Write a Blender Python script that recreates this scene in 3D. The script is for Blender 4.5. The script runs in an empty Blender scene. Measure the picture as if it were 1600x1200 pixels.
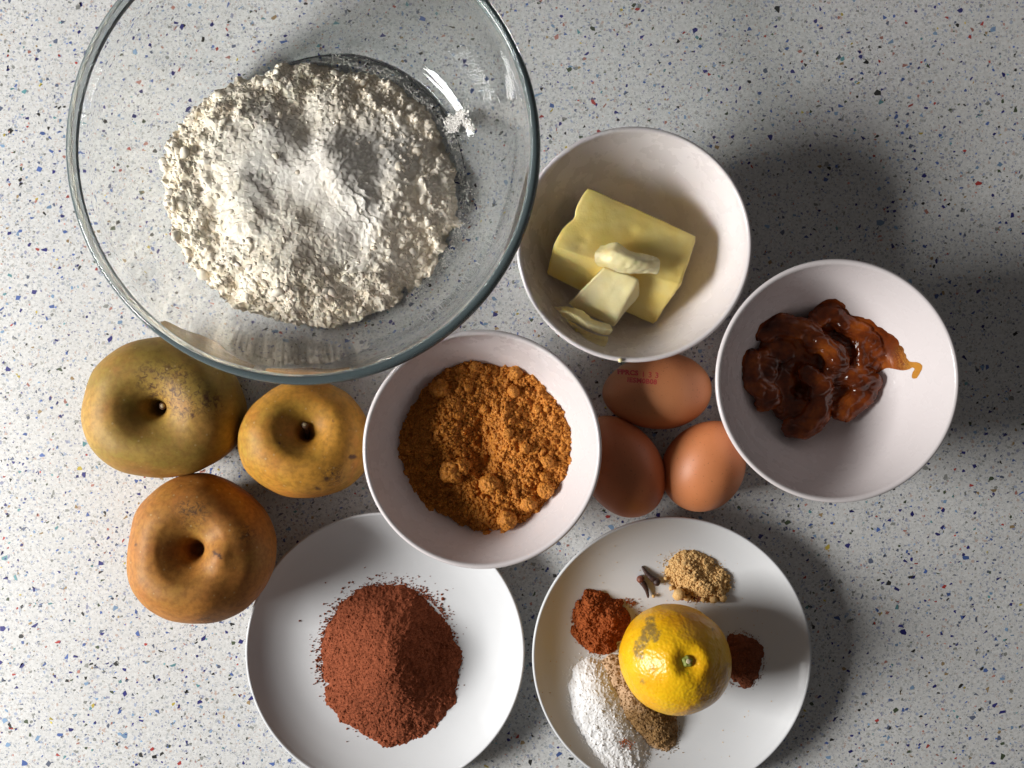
import bpy, bmesh, math, random
import numpy as np
from mathutils import Vector, Matrix, Euler
from mathutils.bvhtree import BVHTree

S = bpy.context.scene
COL = S.collection
random.seed(7)
RNG = np.random.default_rng(11)
MM = 0.001

# ------------------------------------------------------------------ camera
D = 0.540                      # camera height above the worktop
FPX = 1458.0                   # focal length in photo pixels (1600 wide)
cam = bpy.data.cameras.new('camera')
cam.sensor_width = 36.0
cam.lens = 36.0 * FPX / 1600.0
cam.clip_start = 0.01
cam.clip_end = 50.0
cam_o = bpy.data.objects.new('camera', cam)
COL.objects.link(cam_o)
cam_o.location = (0, 0, D)
S.camera = cam_o

# ------------------------------------------------------------------ world and light
world = bpy.data.worlds.new('World')
S.world = world
world.use_nodes = True
bg = world.node_tree.nodes['Background']
bg.inputs['Color'].default_value = (1.0, 0.93, 0.90, 1)
bg.inputs['Strength'].default_value = 0.062

lamp = bpy.data.lights.new('window_light', 'AREA')
lamp.shape = 'RECTANGLE'
lamp.size = 0.56
lamp.size_y = 0.36
lamp.energy = 26.5
lamp.color = (1.0, 0.98, 0.955)
lamp_o = bpy.data.objects.new('window_light', lamp)
COL.objects.link(lamp_o)
lamp_o.location = (-1.14, -0.19, 0.62)
lamp_o.rotation_euler = (Vector((0, 0, 0)) - Vector(lamp_o.location)).to_track_quat('-Z', 'Y').to_euler()

S.view_settings.view_transform = 'Standard'
S.view_settings.look = 'None'
S.view_settings.exposure = 0.0
S.view_settings.gamma = 1.0
S.render.engine = 'CYCLES'
S.cycles.use_denoising = True
S.cycles.max_bounces = 14
S.cycles.diffuse_bounces = 5
S.cycles.transmission_bounces = 12
S.cycles.transparent_max_bounces = 12
S.cycles.caustics_refractive = True
S.cycles.caustics_reflective = False
S.cycles.sample_clamp_indirect = 0.0
S.cycles.blur_glossy = 0.0


# ------------------------------------------------------------------ helpers
def P(px, py, z):
    """photo pixel seen at height z (m) -> point in the place"""
    k = (D - z) / FPX
    return Vector(((px - 800) * k, (600 - py) * k, z))


_perm = RNG.permutation(256)
_perm = np.concatenate([_perm, _perm, _perm])
_g3 = RNG.normal(size=(256, 3)); _g3 /= np.linalg.norm(_g3, axis=1)[:, None]


def perlin(x, y, z):
    x, y, z = np.broadcast_arrays(np.asarray(x, float), np.asarray(y, float), np.asarray(z, float))
    xi = np.floor(x).astype(int); yi = np.floor(y).astype(int); zi = np.floor(z).astype(int)
    xf, yf, zf = x - xi, y - yi, z - zi
    xi &= 255; yi &= 255; zi &= 255
    u, v, w = [t * t * t * (t * (t * 6 - 15) + 10) for t in (xf, yf, zf)]
    def gr(a, b, c):
        h = _perm[(_perm[(_perm[(xi + a) & 255] + yi + b) & 255] + zi + c) & 255]
        g = _g3[h]
        return g[..., 0] * (xf - a) + g[..., 1] * (yf - b) + g[..., 2] * (zf - c)
    l = lambda a, b, t: a + t * (b - a)
    return 1.6 * l(l(l(gr(0, 0, 0), gr(1, 0, 0), u), l(gr(0, 1, 0), gr(1, 1, 0), u), v),
                   l(l(gr(0, 0, 1), gr(1, 0, 1), u), l(gr(0, 1, 1), gr(1, 1, 1), u), v), w)


def n2(X, Y, wl, seed=0.0):
    return perlin(X / wl + seed * 3.17, Y / wl - seed * 1.91, seed * 7.3 + 0.37)


def sstep(a, b, x):
    t = np.clip((x - a) / (b - a), 0, 1)
    return t * t * (3 - 2 * t)


def mesh_from(name, verts, faces, smooth=True, attrs=None):
    me = bpy.data.meshes.new(name)
    verts = np.asarray(verts, dtype=np.float32)
    if isinstance(faces, np.ndarray):
        nf, k = faces.shape
        me.vertices.add(len(verts)); me.vertices.foreach_set('co', verts.ravel())
        me.loops.add(nf * k); me.loops.foreach_set('vertex_index', faces.astype(np.int32).ravel())
        me.polygons.add(nf)
        me.polygons.foreach_set('loop_start', np.arange(0, nf * k, k, dtype=np.int32))
        me.update(calc_edges=True)
    else:
        me.from_pydata([tuple(v) for v in verts], [], faces)
    me.validate()
    me.polygons.foreach_set('use_smooth', [smooth] * len(me.polygons))
    if attrs:
        for an, av in attrs.items():
            if av.ndim == 1:
                a = me.attributes.new(an, 'FLOAT', 'POINT'); a.data.foreach_set('value', av.astype(np.float32))
            else:
                a = me.attributes.new(an, 'FLOAT_COLOR', 'POINT')
                a.data.foreach_set('color', np.c_[av, np.ones(len(av))].astype(np.float32).ravel())
    return me


def link(name, me, mat, parent=None, loc=None, kind=None):
    o = bpy.data.objects.new(name, me)
    COL.objects.link(o)
    if mat is not None:
        me.materials.clear(); me.materials.append(mat)
    if parent is not None:
        o.parent = parent
    if loc is not None:
        o.location = loc
    if kind:
        o['kind'] = kind
    return o


def tag(o, label, cat, group=None):
    o['label'] = label; o['category'] = cat
    if group:
        o['group'] = group
    return o


def empty(name, loc, label, cat, group=None):
    o = bpy.data.objects.new(name, None)
    COL.objects.link(o); o.location = loc
    return tag(o, label, cat, group)


def crom(pts, n):
    """Catmull-Rom through 2D/3D points"""
    p = np.asarray(pts, float)
    p = np.vstack([2 * p[0] - p[1], p, 2 * p[-1] - p[-2]])
    out = []
    for i in range(1, len(p) - 2):
        for t in np.linspace(0, 1, n, endpoint=False):
            a, b, c, d = p[i - 1], p[i], p[i + 1], p[i + 2]
            out.append(0.5 * (2 * b + (c - a) * t + (2 * a - 5 * b + 4 * c - d) * t * t + (-a + 3 * b - 3 * c + d) * t ** 3))
    out.append(p[-2])
    return np.array(out)


def lathe(name, prof, seg, closed=False):
    """revolve (r, z) profile; ends with r≈0 become poles"""
    prof = np.asarray(prof, float)
    verts, faces, rings = [], [], []
    th = np.linspace(0, 2 * np.pi, seg, endpoint=False)
    for r, z in prof:
        if r < 1e-6:
            rings.append([len(verts)]); verts.append((0, 0, z))
        else:
            b = len(verts); rings.append(list(range(b, b + seg)))
            verts += [(r * math.cos(t), r * math.sin(t), z) for t in th]
    for a, b in zip(rings[:-1], rings[1:]):
        for i in range(seg):
            j = (i + 1) % seg
            if len(a) == 1:
                faces.append((a[0], b[i], b[j]))
            elif len(b) == 1:
                faces.append((a[i], b[0], a[j]))
            else:
                faces.append((a[i], b[i], b[j], a[j]))
    me = mesh_from(name, verts, faces)
    bm = bmesh.new(); bm.from_mesh(me); bmesh.ops.recalc_face_normals(bm, faces=bm.faces[:]); bm.to_mesh(me); bm.free()
    return me


# unit icospheres for grains
def ico(sub):
    bm = bmesh.new(); bmesh.ops.create_icosphere(bm, subdivisions=sub, radius=1.0)
    bm.verts.ensure_lookup_table()
    v = np.array([q.co[:] for q in bm.verts]); f = np.array([[q.index for q in t.verts] for t in bm.faces]); bm.free()
    return v, f
ICO1 = ico(1)
ICO2 = ico(2)
ICO3 = ico(3)


def grains(name, pos, size, mat, parent, base=ICO1, rough=0.35, aspect=0.35, kind='stuff', attrs=None, smooth=False):
    """many small crumbs joined into one mesh"""
    pos = np.asarray(pos, float); n = len(pos); size = np.broadcast_to(np.asarray(size, float), (n,))
    v0, f0 = base; nv = len(v0)
    q = RNG.normal(size=(n, 4)); q /= np.linalg.norm(q, axis=1)[:, None]
    w, x, y, z = q.T
    R = np.stack([np.stack([1 - 2 * (y * y + z * z), 2 * (x * y - z * w), 2 * (x * z + y * w)], -1),
                  np.stack([2 * (x * y + z * w), 1 - 2 * (x * x + z * z), 2 * (y * z - x * w)], -1),
                  np.stack([2 * (x * z - y * w), 2 * (y * z + x * w), 1 - 2 * (x * x + y * y)], -1)], 1)
    asp = 1 + aspect * RNG.uniform(-1, 1, size=(n, 1, 3))
    lv = v0[None] * (1 + rough * RNG.uniform(-1, 1, size=(n, nv, 1))) * asp * size[:, None, None]
    V = np.einsum('nij,nkj->nki', R, lv) + pos[:, None, :]
    F = f0[None] + (np.arange(n) * nv)[:, None, None]
    if attrs:
        attrs = {k: np.repeat(a, nv, axis=0) for k, a in attrs.items()}
    me = mesh_from(name, V.reshape(-1, 3), F.reshape(-1, 3), smooth=smooth, attrs=attrs)
    return link(name, me, mat, parent, kind=kind)


def heap_mesh(name, cx, cy, rx, ry, rot, res, base, top, jitter=0.0, pad=1.25, colour=None, extra=None):
    """powder heap as a fine height mesh lying on base(x, y); top(X, Y, x', y', u) -> thickness"""
    nx = int(2 * rx * pad / res); ny = int(2 * ry * pad / res)
    gx = np.linspace(-rx * pad, rx * pad, nx); gy = np.linspace(-ry * pad, ry * pad, ny)
    lx, ly = np.meshgrid(gx, gy, indexing='ij')
    c, s = math.cos(rot), math.sin(rot)
    X = cx + lx * c - ly * s; Y = cy + lx * s + ly * c
    u = np.sqrt((lx / rx) ** 2 + (ly / ry) ** 2)
    T = top(X, Y, lx, ly, u)
    if jitter:
        X = X + jitter * n2(X, Y, res * 5, 21) ; Y = Y + jitter * n2(X, Y, res * 5, 22)
    B = base(X, Y)
    Z = B + np.maximum(T, -0.0003)
    keep = T > -0.0012
    idx = np.arange(nx * ny).reshape(nx, ny)
    f = np.stack([idx[:-1, :-1], idx[1:, :-1], idx[1:, 1:], idx[:-1, 1:]], -1)
    fk = keep[:-1, :-1] & keep[1:, :-1] & keep[1:, 1:] & keep[:-1, 1:]
    f = f[fk]
    used = np.unique(f); remap = -np.ones(nx * ny, int); remap[used] = np.arange(len(used))
    V = np.stack([X, Y, Z], -1).reshape(-1, 3)[used]
    attrs = {}
    if colour is not None:
        attrs['tint'] = colour(X, Y, lx, ly, u).reshape(-1)[used]
    me = mesh_from(name, V, remap[f], attrs=attrs)
    return me, (X, Y, Z, T)


def recentre(me, loc):
    """mesh built in place coordinates -> relative to loc"""
    me.transform(Matrix.Translation(-Vector(loc)))
    return me


# ------------------------------------------------------------------ materials
def new_mat(name):
    m = bpy.data.materials.new(name); m.use_nodes = True
    nt = m.node_tree; b = nt.nodes['Principled BSDF']
    return m, nt, b


def node(nt, t, **kw):
    n = nt.nodes.new(t)
    for k, v in kw.items():
        if k in n.inputs:
            n.inputs[k].default_value = v
        else:
            setattr(n, k, v)
    return n


def noise(nt, scale, detail=3.0, rough=0.55, dist=0.0):
    tc = nt.nodes.get('tc') or nt.nodes.new('ShaderNodeTexCoord'); tc.name = 'tc'
    n = node(nt, 'ShaderNodeTexNoise', Scale=scale, Detail=detail, Roughness=rough, Distortion=dist)
    nt.links.new(tc.outputs['Object'], n.inputs['Vector'])
    return n.outputs['Fac']


def ramp(nt, src, stops):
    r = nt.nodes.new('ShaderNodeValToRGB')
    e = r.color_ramp.elements
    while len(e) < len(stops):
        e.new(0.5)
    for el, (p, c) in zip(e, stops):
        el.position = p; el.color = (*c, 1) if len(c) == 3 else c
    nt.links.new(src, r.inputs['Fac'])
    return r.outputs['Color']


def mix(nt, fac, a, b, mode='MIX'):
    m = nt.nodes.new('ShaderNodeMix'); m.data_type = 'RGBA'; m.blend_type = mode
    for sock, v in ((m.inputs['Factor'], fac), (m.inputs['A'], a), (m.inputs['B'], b)):
        pass
    cols = [i for i in m.inputs if i.type == 'RGBA']
    for sock, v in ((m.inputs[0], fac), (cols[0], a), (cols[1], b)):
        if hasattr(v, 'links'):
            nt.links.new(v, sock)
        elif isinstance(v, (int, float)):
            sock.default_value = v
        else:
            sock.default_value = (*v, 1)
    return [o for o in m.outputs if o.type == 'RGBA'][0]


def bump(nt, b, src, strength, dist, prev=None):
    n = node(nt, 'ShaderNodeBump', Strength=strength, Distance=dist)
    nt.links.new(src, n.inputs['Height'])
    if prev is not None:
        nt.links.new(prev, n.inputs['Normal'])
    nt.links.new(n.outputs['Normal'], b.inputs['Normal'])
    return n.outputs['Normal']


def attr(nt, name):
    a = nt.nodes.new('ShaderNodeAttribute'); a.attribute_name = name
    return a


def powder_mat(name, c0, c1, c2, nscale=900, bstr=0.6, bdist=0.0004, tint=None, sss=0.0):
    m, nt, b = new_mat(name)
    f = noise(nt, nscale, 4, 0.65)
    col = ramp(nt, f, [(0.30, c0), (0.50, c1), (0.72, c2)])
    f2 = noise(nt, nscale * 0.12, 3)
    col = mix(nt, ramp(nt, f2, [(0.35, (0, 0, 0)), (0.65, (0.35, 0.35, 0.35))]), col, c0)
    if tint is not None:
        col = mix(nt, attr(nt, 'tint').outputs['Fac'], col, tint)
    nt.links.new(col, b.inputs['Base Color'])
    b.inputs['Roughness'].default_value = 0.95
    b.inputs['Specular IOR Level'].default_value = 0.15
    if sss:
        b.inputs['Subsurface Weight'].default_value = sss
        b.inputs['Subsurface Radius'].default_value = (0.0015, 0.0012, 0.0009)
        b.inputs['Subsurface Scale'].default_value = 1.0
    bump(nt, b, noise(nt, nscale * 1.6, 3), bstr, bdist)
    return m


M = {}

# ceramic of the bowls (slightly pink) and of the plates (cooler)
def ceramic(name, col, rough):
    m, nt, b = new_mat(name)
    c = mix(nt, ramp(nt, noise(nt, 40, 3), [(0.3, (0, 0, 0)), (0.7, (1, 1, 1))]), col, tuple(q * 0.988 for q in col))
    nt.links.new(c, b.inputs['Base Color'])
    r = ramp(nt, noise(nt, 90, 4), [(0.3, (rough,) * 3), (0.7, (rough * 1.5,) * 3)])
    nt.links.new(r, b.inputs['Roughness'])
    bump(nt, b, noise(nt, 25, 2), 0.04, 0.0006)
    b.inputs['Coat Weight'].default_value = 0.25 if rough < 0.25 else 0.05
    b.inputs['Coat Roughness'].default_value = 0.08
    return m
M['bowl'] = ceramic('bowl_ceramic', (0.74, 0.69, 0.69), 0.22)
M['plate'] = ceramic('plate_ceramic', (0.68, 0.695, 0.71), 0.40)

m, nt, b = new_mat('clear_glass')
b.inputs['Base Color'].default_value = (0.985, 0.995, 0.99, 1)
b.inputs['Transmission Weight'].default_value = 1.0
b.inputs['Roughness'].default_value = 0.0
b.inputs['IOR'].default_value = 1.47
va = node(nt, 'ShaderNodeVolumeAbsorption', Density=9.0); va.inputs['Color'].default_value = (0.34, 0.54, 0.60, 1)
nt.links.new(va.outputs[0], nt.nodes['Material Output'].inputs['Volume'])
M['glass'] = m
m, nt, b = new_mat('glass_rim_painted_scatter')
b.inputs['Base Color'].default_value = (0.88, 0.95, 0.95, 1)
b.inputs['Transmission Weight'].default_value = 1.0
b.inputs['Roughness'].default_value = 0.0
b.inputs['IOR'].default_value = 1.47
df = node(nt, 'ShaderNodeBsdfDiffuse'); df.inputs['Color'].default_value = (0.28, 0.37, 0.39, 1)  # grey diffuse stands in for light scattered in the rim, lifting its black band
ms = nt.nodes.new('ShaderNodeMixShader'); ms.inputs[0].default_value = 0.26
nt.links.new(b.outputs[0], ms.inputs[1]); nt.links.new(df.outputs[0], ms.inputs[2])
nt.links.new(ms.outputs[0], nt.nodes['Material Output'].inputs['Surface'])
M['glass_rim'] = m

M['flour'] = powder_mat('wheat_flour', (0.88, 0.76, 0.58), (0.94, 0.86, 0.72), (0.96, 0.91, 0.81), 700, 0.3, 0.00025, tint=(0.96, 0.92, 0.84))
M['dust'] = powder_mat('white_flour_dust', (0.80, 0.78, 0.74), (0.86, 0.84, 0.80), (0.9, 0.88, 0.85), 900)
M['sugar'] = powder_mat('brown_sugar', (0.33, 0.10, 0.010), (0.60, 0.22, 0.022), (0.77, 0.35, 0.055), 1300, 0.9, 0.0004)
M['sugar'].node_tree.nodes['Principled BSDF'].inputs['Specular IOR Level'].default_value = 0.4
M['sugar'].node_tree.nodes['Principled BSDF'].inputs['Roughness'].default_value = 0.6
M['cocoa'] = powder_mat('cocoa', (0.13, 0.033, 0.014), (0.27, 0.073, 0.032), (0.39, 0.118, 0.055), 1400, 0.8, 0.0003)
M['ginger'] = powder_mat('ginger', (0.54, 0.31, 0.11), (0.72, 0.47, 0.20), (0.82, 0.60, 0.31), 1300, 0.8, 0.0004)
M['cinnamon'] = powder_mat('cinnamon', (0.20, 0.042, 0.010), (0.34, 0.085, 0.022), (0.42, 0.12, 0.035), 1300, 0.8, 0.0004)
M['clove_powder'] = powder_mat('clove_powder', (0.14, 0.042, 0.020), (0.24, 0.078, 0.038), (0.32, 0.11, 0.06), 1300, 0.8, 0.0003)
M['white_powder'] = powder_mat('baking_powder', (0.84, 0.84, 0.84), (0.90, 0.90, 0.90), (0.93, 0.93, 0.93), 1100, 0.2, 0.0002)
M['nutmeg'] = powder_mat('nutmeg_powder', (0.09, 0.040, 0.015), (0.31, 0.18, 0.07), (0.44, 0.29, 0.14), 1500, 0.8, 0.0003, tint=(0.62, 0.42, 0.26))

# butter
def butter_mat(name, col, col2):
    m, nt, b = new_mat(name)
    c = mix(nt, ramp(nt, noise(nt, 60, 3), [(0.35, (0, 0, 0)), (0.65, (1, 1, 1))]), col, col2)
    nt.links.new(c, b.inputs['Base Color'])
    b.inputs['Roughness'].default_value = 0.38
    b.inputs['Subsurface Weight'].default_value = 0.2
    b.inputs['Subsurface Radius'].default_value = (0.006, 0.004, 0.0015)
    b.inputs['Subsurface Scale'].default_value = 1.0
    p = bump(nt, b, noise(nt, 110, 3), 0.35, 0.0012)
    bump(nt, b, noise(nt, 600, 3), 0.25, 0.0003, p)
    return m
M['butter'] = butter_mat('butter', (0.97, 0.73, 0.21), (0.98, 0.79, 0.30))
M['butter_pale'] = butter_mat('butter_pale', (0.97, 0.81, 0.40), (0.97, 0.86, 0.52))

# apricot-brown jam
m, nt, b = new_mat('jam')
th = attr(nt, 'thin').outputs['Fac']
c = ramp(nt, noise(nt, 70, 4), [(0.34, (0.06, 0.011, 0.003)), (0.50, (0.19, 0.037, 0.006)), (0.70, (0.44, 0.11, 0.013))])
c = mix(nt, th, c, (0.62, 0.27, 0.04))
nt.links.new(c, b.inputs['Base Color'])
b.inputs['Roughness'].default_value = 0.22
b.inputs['Subsurface Weight'].default_value = 0.15
b.inputs['Subsurface Radius'].default_value = (0.008, 0.0025, 0.0008)
b.inputs['Subsurface Scale'].default_value = 1.0
b.inputs['Coat Weight'].default_value = 0.45
b.inputs['Specular IOR Level'].default_value = 0.3
b.inputs['Coat Roughness'].default_value = 0.06
p = bump(nt, b, noise(nt, 130, 4, 0.55), 0.5, 0.0014)
M['jam'] = m

# egg shell
def egg_mat(name, col, col2):
    m, nt, b = new_mat(name)
    c = mix(nt, ramp(nt, noise(nt, 28, 3), [(0.35, (0, 0, 0)), (0.7, (1, 1, 1))]), col, col2)
    spk = ramp(nt, noise(nt, 850, 2, 0.5), [(0.66, (0, 0, 0)), (0.74, (0.55, 0.55, 0.55))])
    c = mix(nt, spk, c, (0.20, 0.065, 0.028))
    nt.links.new(c, b.inputs['Base Color'])
    b.inputs['Roughness'].default_value = 0.48
    b.inputs['Subsurface Weight'].default_value = 0.12
    b.inputs['Subsurface Radius'].default_value = (0.004, 0.0015, 0.0008)
    b.inputs['Subsurface Scale'].default_value = 1.0
    p = bump(nt, b, noise(nt, 1300, 2), 0.12, 0.0002)
    bump(nt, b, noise(nt, 160, 2), 0.10, 0.0005, p)
    return m
M['egg'] = [egg_mat('eggshell_tan', (0.58, 0.235, 0.10), (0.54, 0.205, 0.08)),
            egg_mat('eggshell_brown', (0.52, 0.172, 0.070), (0.46, 0.145, 0.056)),
            egg_mat('eggshell_orange', (0.62, 0.225, 0.088), (0.57, 0.20, 0.074))]
m, nt, b = new_mat('red_ink')
b.inputs['Base Color'].default_value = (0.60, 0.04, 0.06, 1); b.inputs['Roughness'].default_value = 0.6
b.inputs['Alpha'].default_value = 0.75
al = ramp(nt, noise(nt, 2500, 2), [(0.36, (0.2,) * 3), (0.52, (0.95,) * 3)])
nt.links.new(al, b.inputs['Alpha'])
M['ink'] = m

# lemon peel
m, nt, b = new_mat('lemon_peel')
c = mix(nt, ramp(nt, noise(nt, 45, 4), [(0.35, (0, 0, 0)), (0.7, (1, 1, 1))]), (0.88, 0.52, 0.008), (0.84, 0.38, 0.006))
stain = attr(nt, 'stain').outputs['Fac']
sn = ramp(nt, noise(nt, 420, 4, 0.6), [(0.30, (0.15,) * 3), (0.52, (1,) * 3)])
c = mix(nt, mix(nt, 1.0, sn, stain, 'MULTIPLY'), c, (0.30, 0.19, 0.045))
tan = attr(nt, 'tan').outputs['Fac']
tn = ramp(nt, noise(nt, 200, 4, 0.7), [(0.38, (0,) * 3), (0.6, (1,) * 3)])
c = mix(nt, mix(nt, 1.0, tn, tan, 'MULTIPLY'), c, (0.56, 0.27, 0.035))
nt.links.new(c, b.inputs['Base Color'])
b.inputs['Roughness'].default_value = 0.34
b.inputs['Subsurface Weight'].default_value = 0.15
b.inputs['Subsurface Radius'].default_value = (0.004, 0.002, 0.0005)
b.inputs['Subsurface Scale'].default_value = 1.0
vo = node(nt, 'ShaderNodeTexVoronoi', Scale=620.0)
vo.feature = 'SMOOTH_F1'
nt.links.new(nt.nodes['tc'].outputs['Object'], vo.inputs['Vector'])
p = bump(nt, b, vo.outputs['Distance'], 0.40, 0.0007)
bump(nt, b, noise(nt, 150, 3), 0.5, 0.0012, p)
M['lemon'] = m
m, nt, b = new_mat('green_stem')
c = ramp(nt, noise(nt, 500, 3), [(0.3, (0.16, 0.20, 0.03)), (0.7, (0.34, 0.36, 0.08))])
nt.links.new(c, b.inputs['Base Color']); b.inputs['Roughness'].default_value = 0.6
M['lemon_stem'] = m
m, nt, b = new_mat('pale_pith'); b.inputs['Base Color'].default_value = (0.62, 0.52, 0.33, 1); b.inputs['Roughness'].default_value = 0.8
bump(nt, b, noise(nt, 2000, 2), 0.5, 0.0002)
M['pith'] = m
def bark(name, c0, c1, rough=0.75):
    m, nt, b = new_mat(name)
    c = ramp(nt, noise(nt, 700, 4), [(0.3, c0), (0.7, c1)])
    nt.links.new(c, b.inputs['Base Color']); b.inputs['Roughness'].default_value = rough
    bump(nt, b, noise(nt, 1100, 3), 0.7, 0.0004)
    return m
M['stem'] = bark('dry_stem', (0.075, 0.035, 0.018), (0.26, 0.15, 0.09))
M['clove'] = bark('clove_bark', (0.022, 0.010, 0.008), (0.07, 0.030, 0.022), 0.5)
M['clove_bud'] = bark('clove_bud', (0.09, 0.022, 0.012), (0.26, 0.075, 0.035), 0.5)


# russet apples
def apple_mat(name, base, green, rust, gbias, off):
    m, nt, b = new_mat(name)
    tc = nt.nodes.new('ShaderNodeTexCoord'); tc.name = 'tc'
    def nz(scale, det=4, rg=0.6, dist=0.0, st=None):
        mp = nt.nodes.new('ShaderNodeMapping'); mp.inputs['Location'].default_value = off
        if st:
            mp.inputs['Scale'].default_value = st
        nt.links.new(tc.outputs['Object'], mp.inputs['Vector'])
        n = node(nt, 'ShaderNodeTexNoise', Scale=scale, Detail=det, Roughness=rg, Distortion=dist)
        nt.links.new(mp.outputs['Vector'], n.inputs['Vector'])
        return n.outputs['Fac']
    c = mix(nt, ramp(nt, nz(24, 4, 0.6, 0.5), [(gbias, (0,) * 3), (gbias + 0.2, (1,) * 3)]), green, base)
    c = mix(nt, ramp(nt, nz(38, 5, 0.65, 0.3), [(0.48, (0,) * 3), (0.68, (0.8,) * 3)]), c, rust)
    c = mix(nt, ramp(nt, nz(330, 3, 0.6), [(0.40, (0,) * 3), (0.66, (0.65,) * 3)]), c, tuple(q * 0.52 for q in base))
    # corky russet patch near the stalk
    sc = attr(nt, 'russet').outputs['Fac']
    fr = ramp(nt, nz(420, 5, 0.75, 0.8), [(0.47, (0,) * 3), (0.60, (1,) * 3)])
    c = mix(nt, mix(nt, 1.0, fr, sc, 'MULTIPLY'), c, (0.11, 0.055, 0.022))
    # pale lenticels
    vo = node(nt, 'ShaderNodeTexVoronoi', Scale=190.0)
    nt.links.new(tc.outputs['Object'], vo.inputs['Vector'])
    c = mix(nt, ramp(nt, vo.outputs['Distance'], [(0.07, (0.5,) * 3), (0.13, (0,) * 3)]), c, (0.52, 0.38, 0.18))
    sp = attr(nt, 'spot').outputs['Fac']
    c = mix(nt, sp, c, (0.10, 0.045, 0.02))
    nt.links.new(c, b.inputs['Base Color'])
    b.inputs['Roughness'].default_value = 0.58
    b.inputs['Specular IOR Level'].default_value = 0.3
    b.inputs['Subsurface Weight'].default_value = 0.08
    b.inputs['Subsurface Radius'].default_value = (0.004, 0.002, 0.0008)
    b.inputs['Subsurface Scale'].default_value = 1.0
    p = bump(nt, b, nz(800, 3), 0.2, 0.0003)
    bump(nt, b, nz(90, 3), 0.15, 0.0012, p)
    return m
M['apple'] = [apple_mat('apple_skin_olive', (0.47, 0.27, 0.058), (0.32, 0.215, 0.042), (0.37, 0.16, 0.042), 0.41, (0, 0, 0)),
              apple_mat('apple_skin_gold', (0.54, 0.255, 0.034), (0.42, 0.26, 0.036), (0.45, 0.16, 0.028), 0.35, (3, 1, 2)),
              apple_mat('apple_skin_rust', (0.45, 0.185, 0.036), (0.39, 0.20, 0.038), (0.34, 0.115, 0.026), 0.33, (7, 4, 1))]

# worktop
m, nt, b = new_mat('terrazzo')
c = ramp(nt, noise(nt, 30, 3), [(0.3, (0.692, 0.698, 0.688)), (0.7, (0.755, 0.760, 0.748))])
c = mix(nt, ramp(nt, noise(nt, 520, 4, 0.7), [(0.42, (0.55,) * 3), (0.60, (0,) * 3)]), c, (0.50, 0.50, 0.485))
def flecks(scale, thr, col_stops, prev, amt, warp=0.0013):
    tc = nt.nodes['tc']
    dn = node(nt, 'ShaderNodeTexNoise', Scale=scale * 1.3, Detail=2.0)
    nt.links.new(tc.outputs['Object'], dn.inputs['Vector'])
    sub = node(nt, 'ShaderNodeVectorMath', operation='SUBTRACT'); nt.links.new(dn.outputs['Color'], sub.inputs[0]); sub.inputs[1].default_value = (0.5, 0.5, 0.5)
    scl = node(nt, 'ShaderNodeVectorMath', operation='SCALE'); nt.links.new(sub.outputs[0], scl.inputs[0]); scl.inputs['Scale'].default_value = warp * 2.2
    add = node(nt, 'ShaderNodeVectorMath', operation='ADD'); nt.links.new(tc.outputs['Object'], add.inputs[0]); nt.links.new(scl.outputs[0], add.inputs[1])
    v = node(nt, 'ShaderNodeTexVoronoi', Scale=scale); nt.links.new(add.outputs[0], v.inputs['Vector'])
    sep = nt.nodes.new('ShaderNodeSeparateColor'); nt.links.new(v.outputs['Color'], sep.inputs[0])
    # size varies per cell
    mth = node(nt, 'ShaderNodeMath', operation='MULTIPLY'); nt.links.new(sep.outputs[1], mth.inputs[0]); mth.inputs[1].default_value = thr
    lt = node(nt, 'ShaderNodeMath', operation='LESS_THAN'); nt.links.new(v.outputs['Distance'], lt.inputs[0]); nt.links.new(mth.outputs[0], lt.inputs[1])
    ml = node(nt, 'ShaderNodeMath', operation='MULTIPLY'); nt.links.new(lt.outputs[0], ml.inputs[0]); ml.inputs[1].default_value = amt
    cr = ramp(nt, sep.outputs[0], col_stops); nt.nodes[-1]
    for n_ in nt.nodes:
        if n_.type == 'VALTORGB' and n_.outputs['Color'] == cr:
            n_.color_ramp.interpolation = 'CONSTANT'
    return mix(nt, ml.outputs[0], prev, cr)
c = flecks(760, 0.50, [(0.0, (0.33, 0.35, 0.36)), (0.35, (0.25, 0.29, 0.40)), (0.55, (0.44, 0.42, 0.38)), (0.75, (0.18, 0.20, 0.30)), (0.9, (0.48, 0.34, 0.28))], c, 0.75)
c = flecks(420, 0.42, [(0.0, (0.38, 0.41, 0.42)), (0.3, (0.30, 0.37, 0.52)), (0.5, (0.36, 0.36, 0.33)), (0.7, (0.20, 0.22, 0.36)), (0.88, (0.50, 0.36, 0.30))], c, 0.75)
nt.links.new(c, b.inputs['Base Color'])
b.inputs['Roughness'].default_value = 0.42
b.inputs['Specular IOR Level'].default_value = 0.35
bump(nt, b, noise(nt, 400, 2), 0.05, 0.0003)
M['terrazzo'] = m
m, nt, b = new_mat('terrazzo_chip')
nt.links.new(attr(nt, 'tint').outputs['Color'], b.inputs['Base Color'])
b.inputs['Roughness'].default_value = 0.38
M['chip'] = m

# ------------------------------------------------------------------ worktop
me = bpy.data.meshes.new('worktop')
bm = bmesh.new()
bmesh.ops.create_cube(bm, size=1.0)
bmesh.ops.scale(bm, vec=(2.2, 1.5, 0.03), verts=bm.verts[:])
bmesh.ops.translate(bm, vec=(0, 0, -0.015), verts=bm.verts[:])
bmesh.ops.bevel(bm, geom=bm.edges[:], offset=0.003, segments=2, affect='EDGES')
bm.to_mesh(me); bm.free()
worktop = link('worktop', me, M['terrazzo'])
worktop['kind'] = 'structure'
worktop['label'] = 'pale terrazzo worktop speckled with blue, grey, red and yellow chips'

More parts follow.
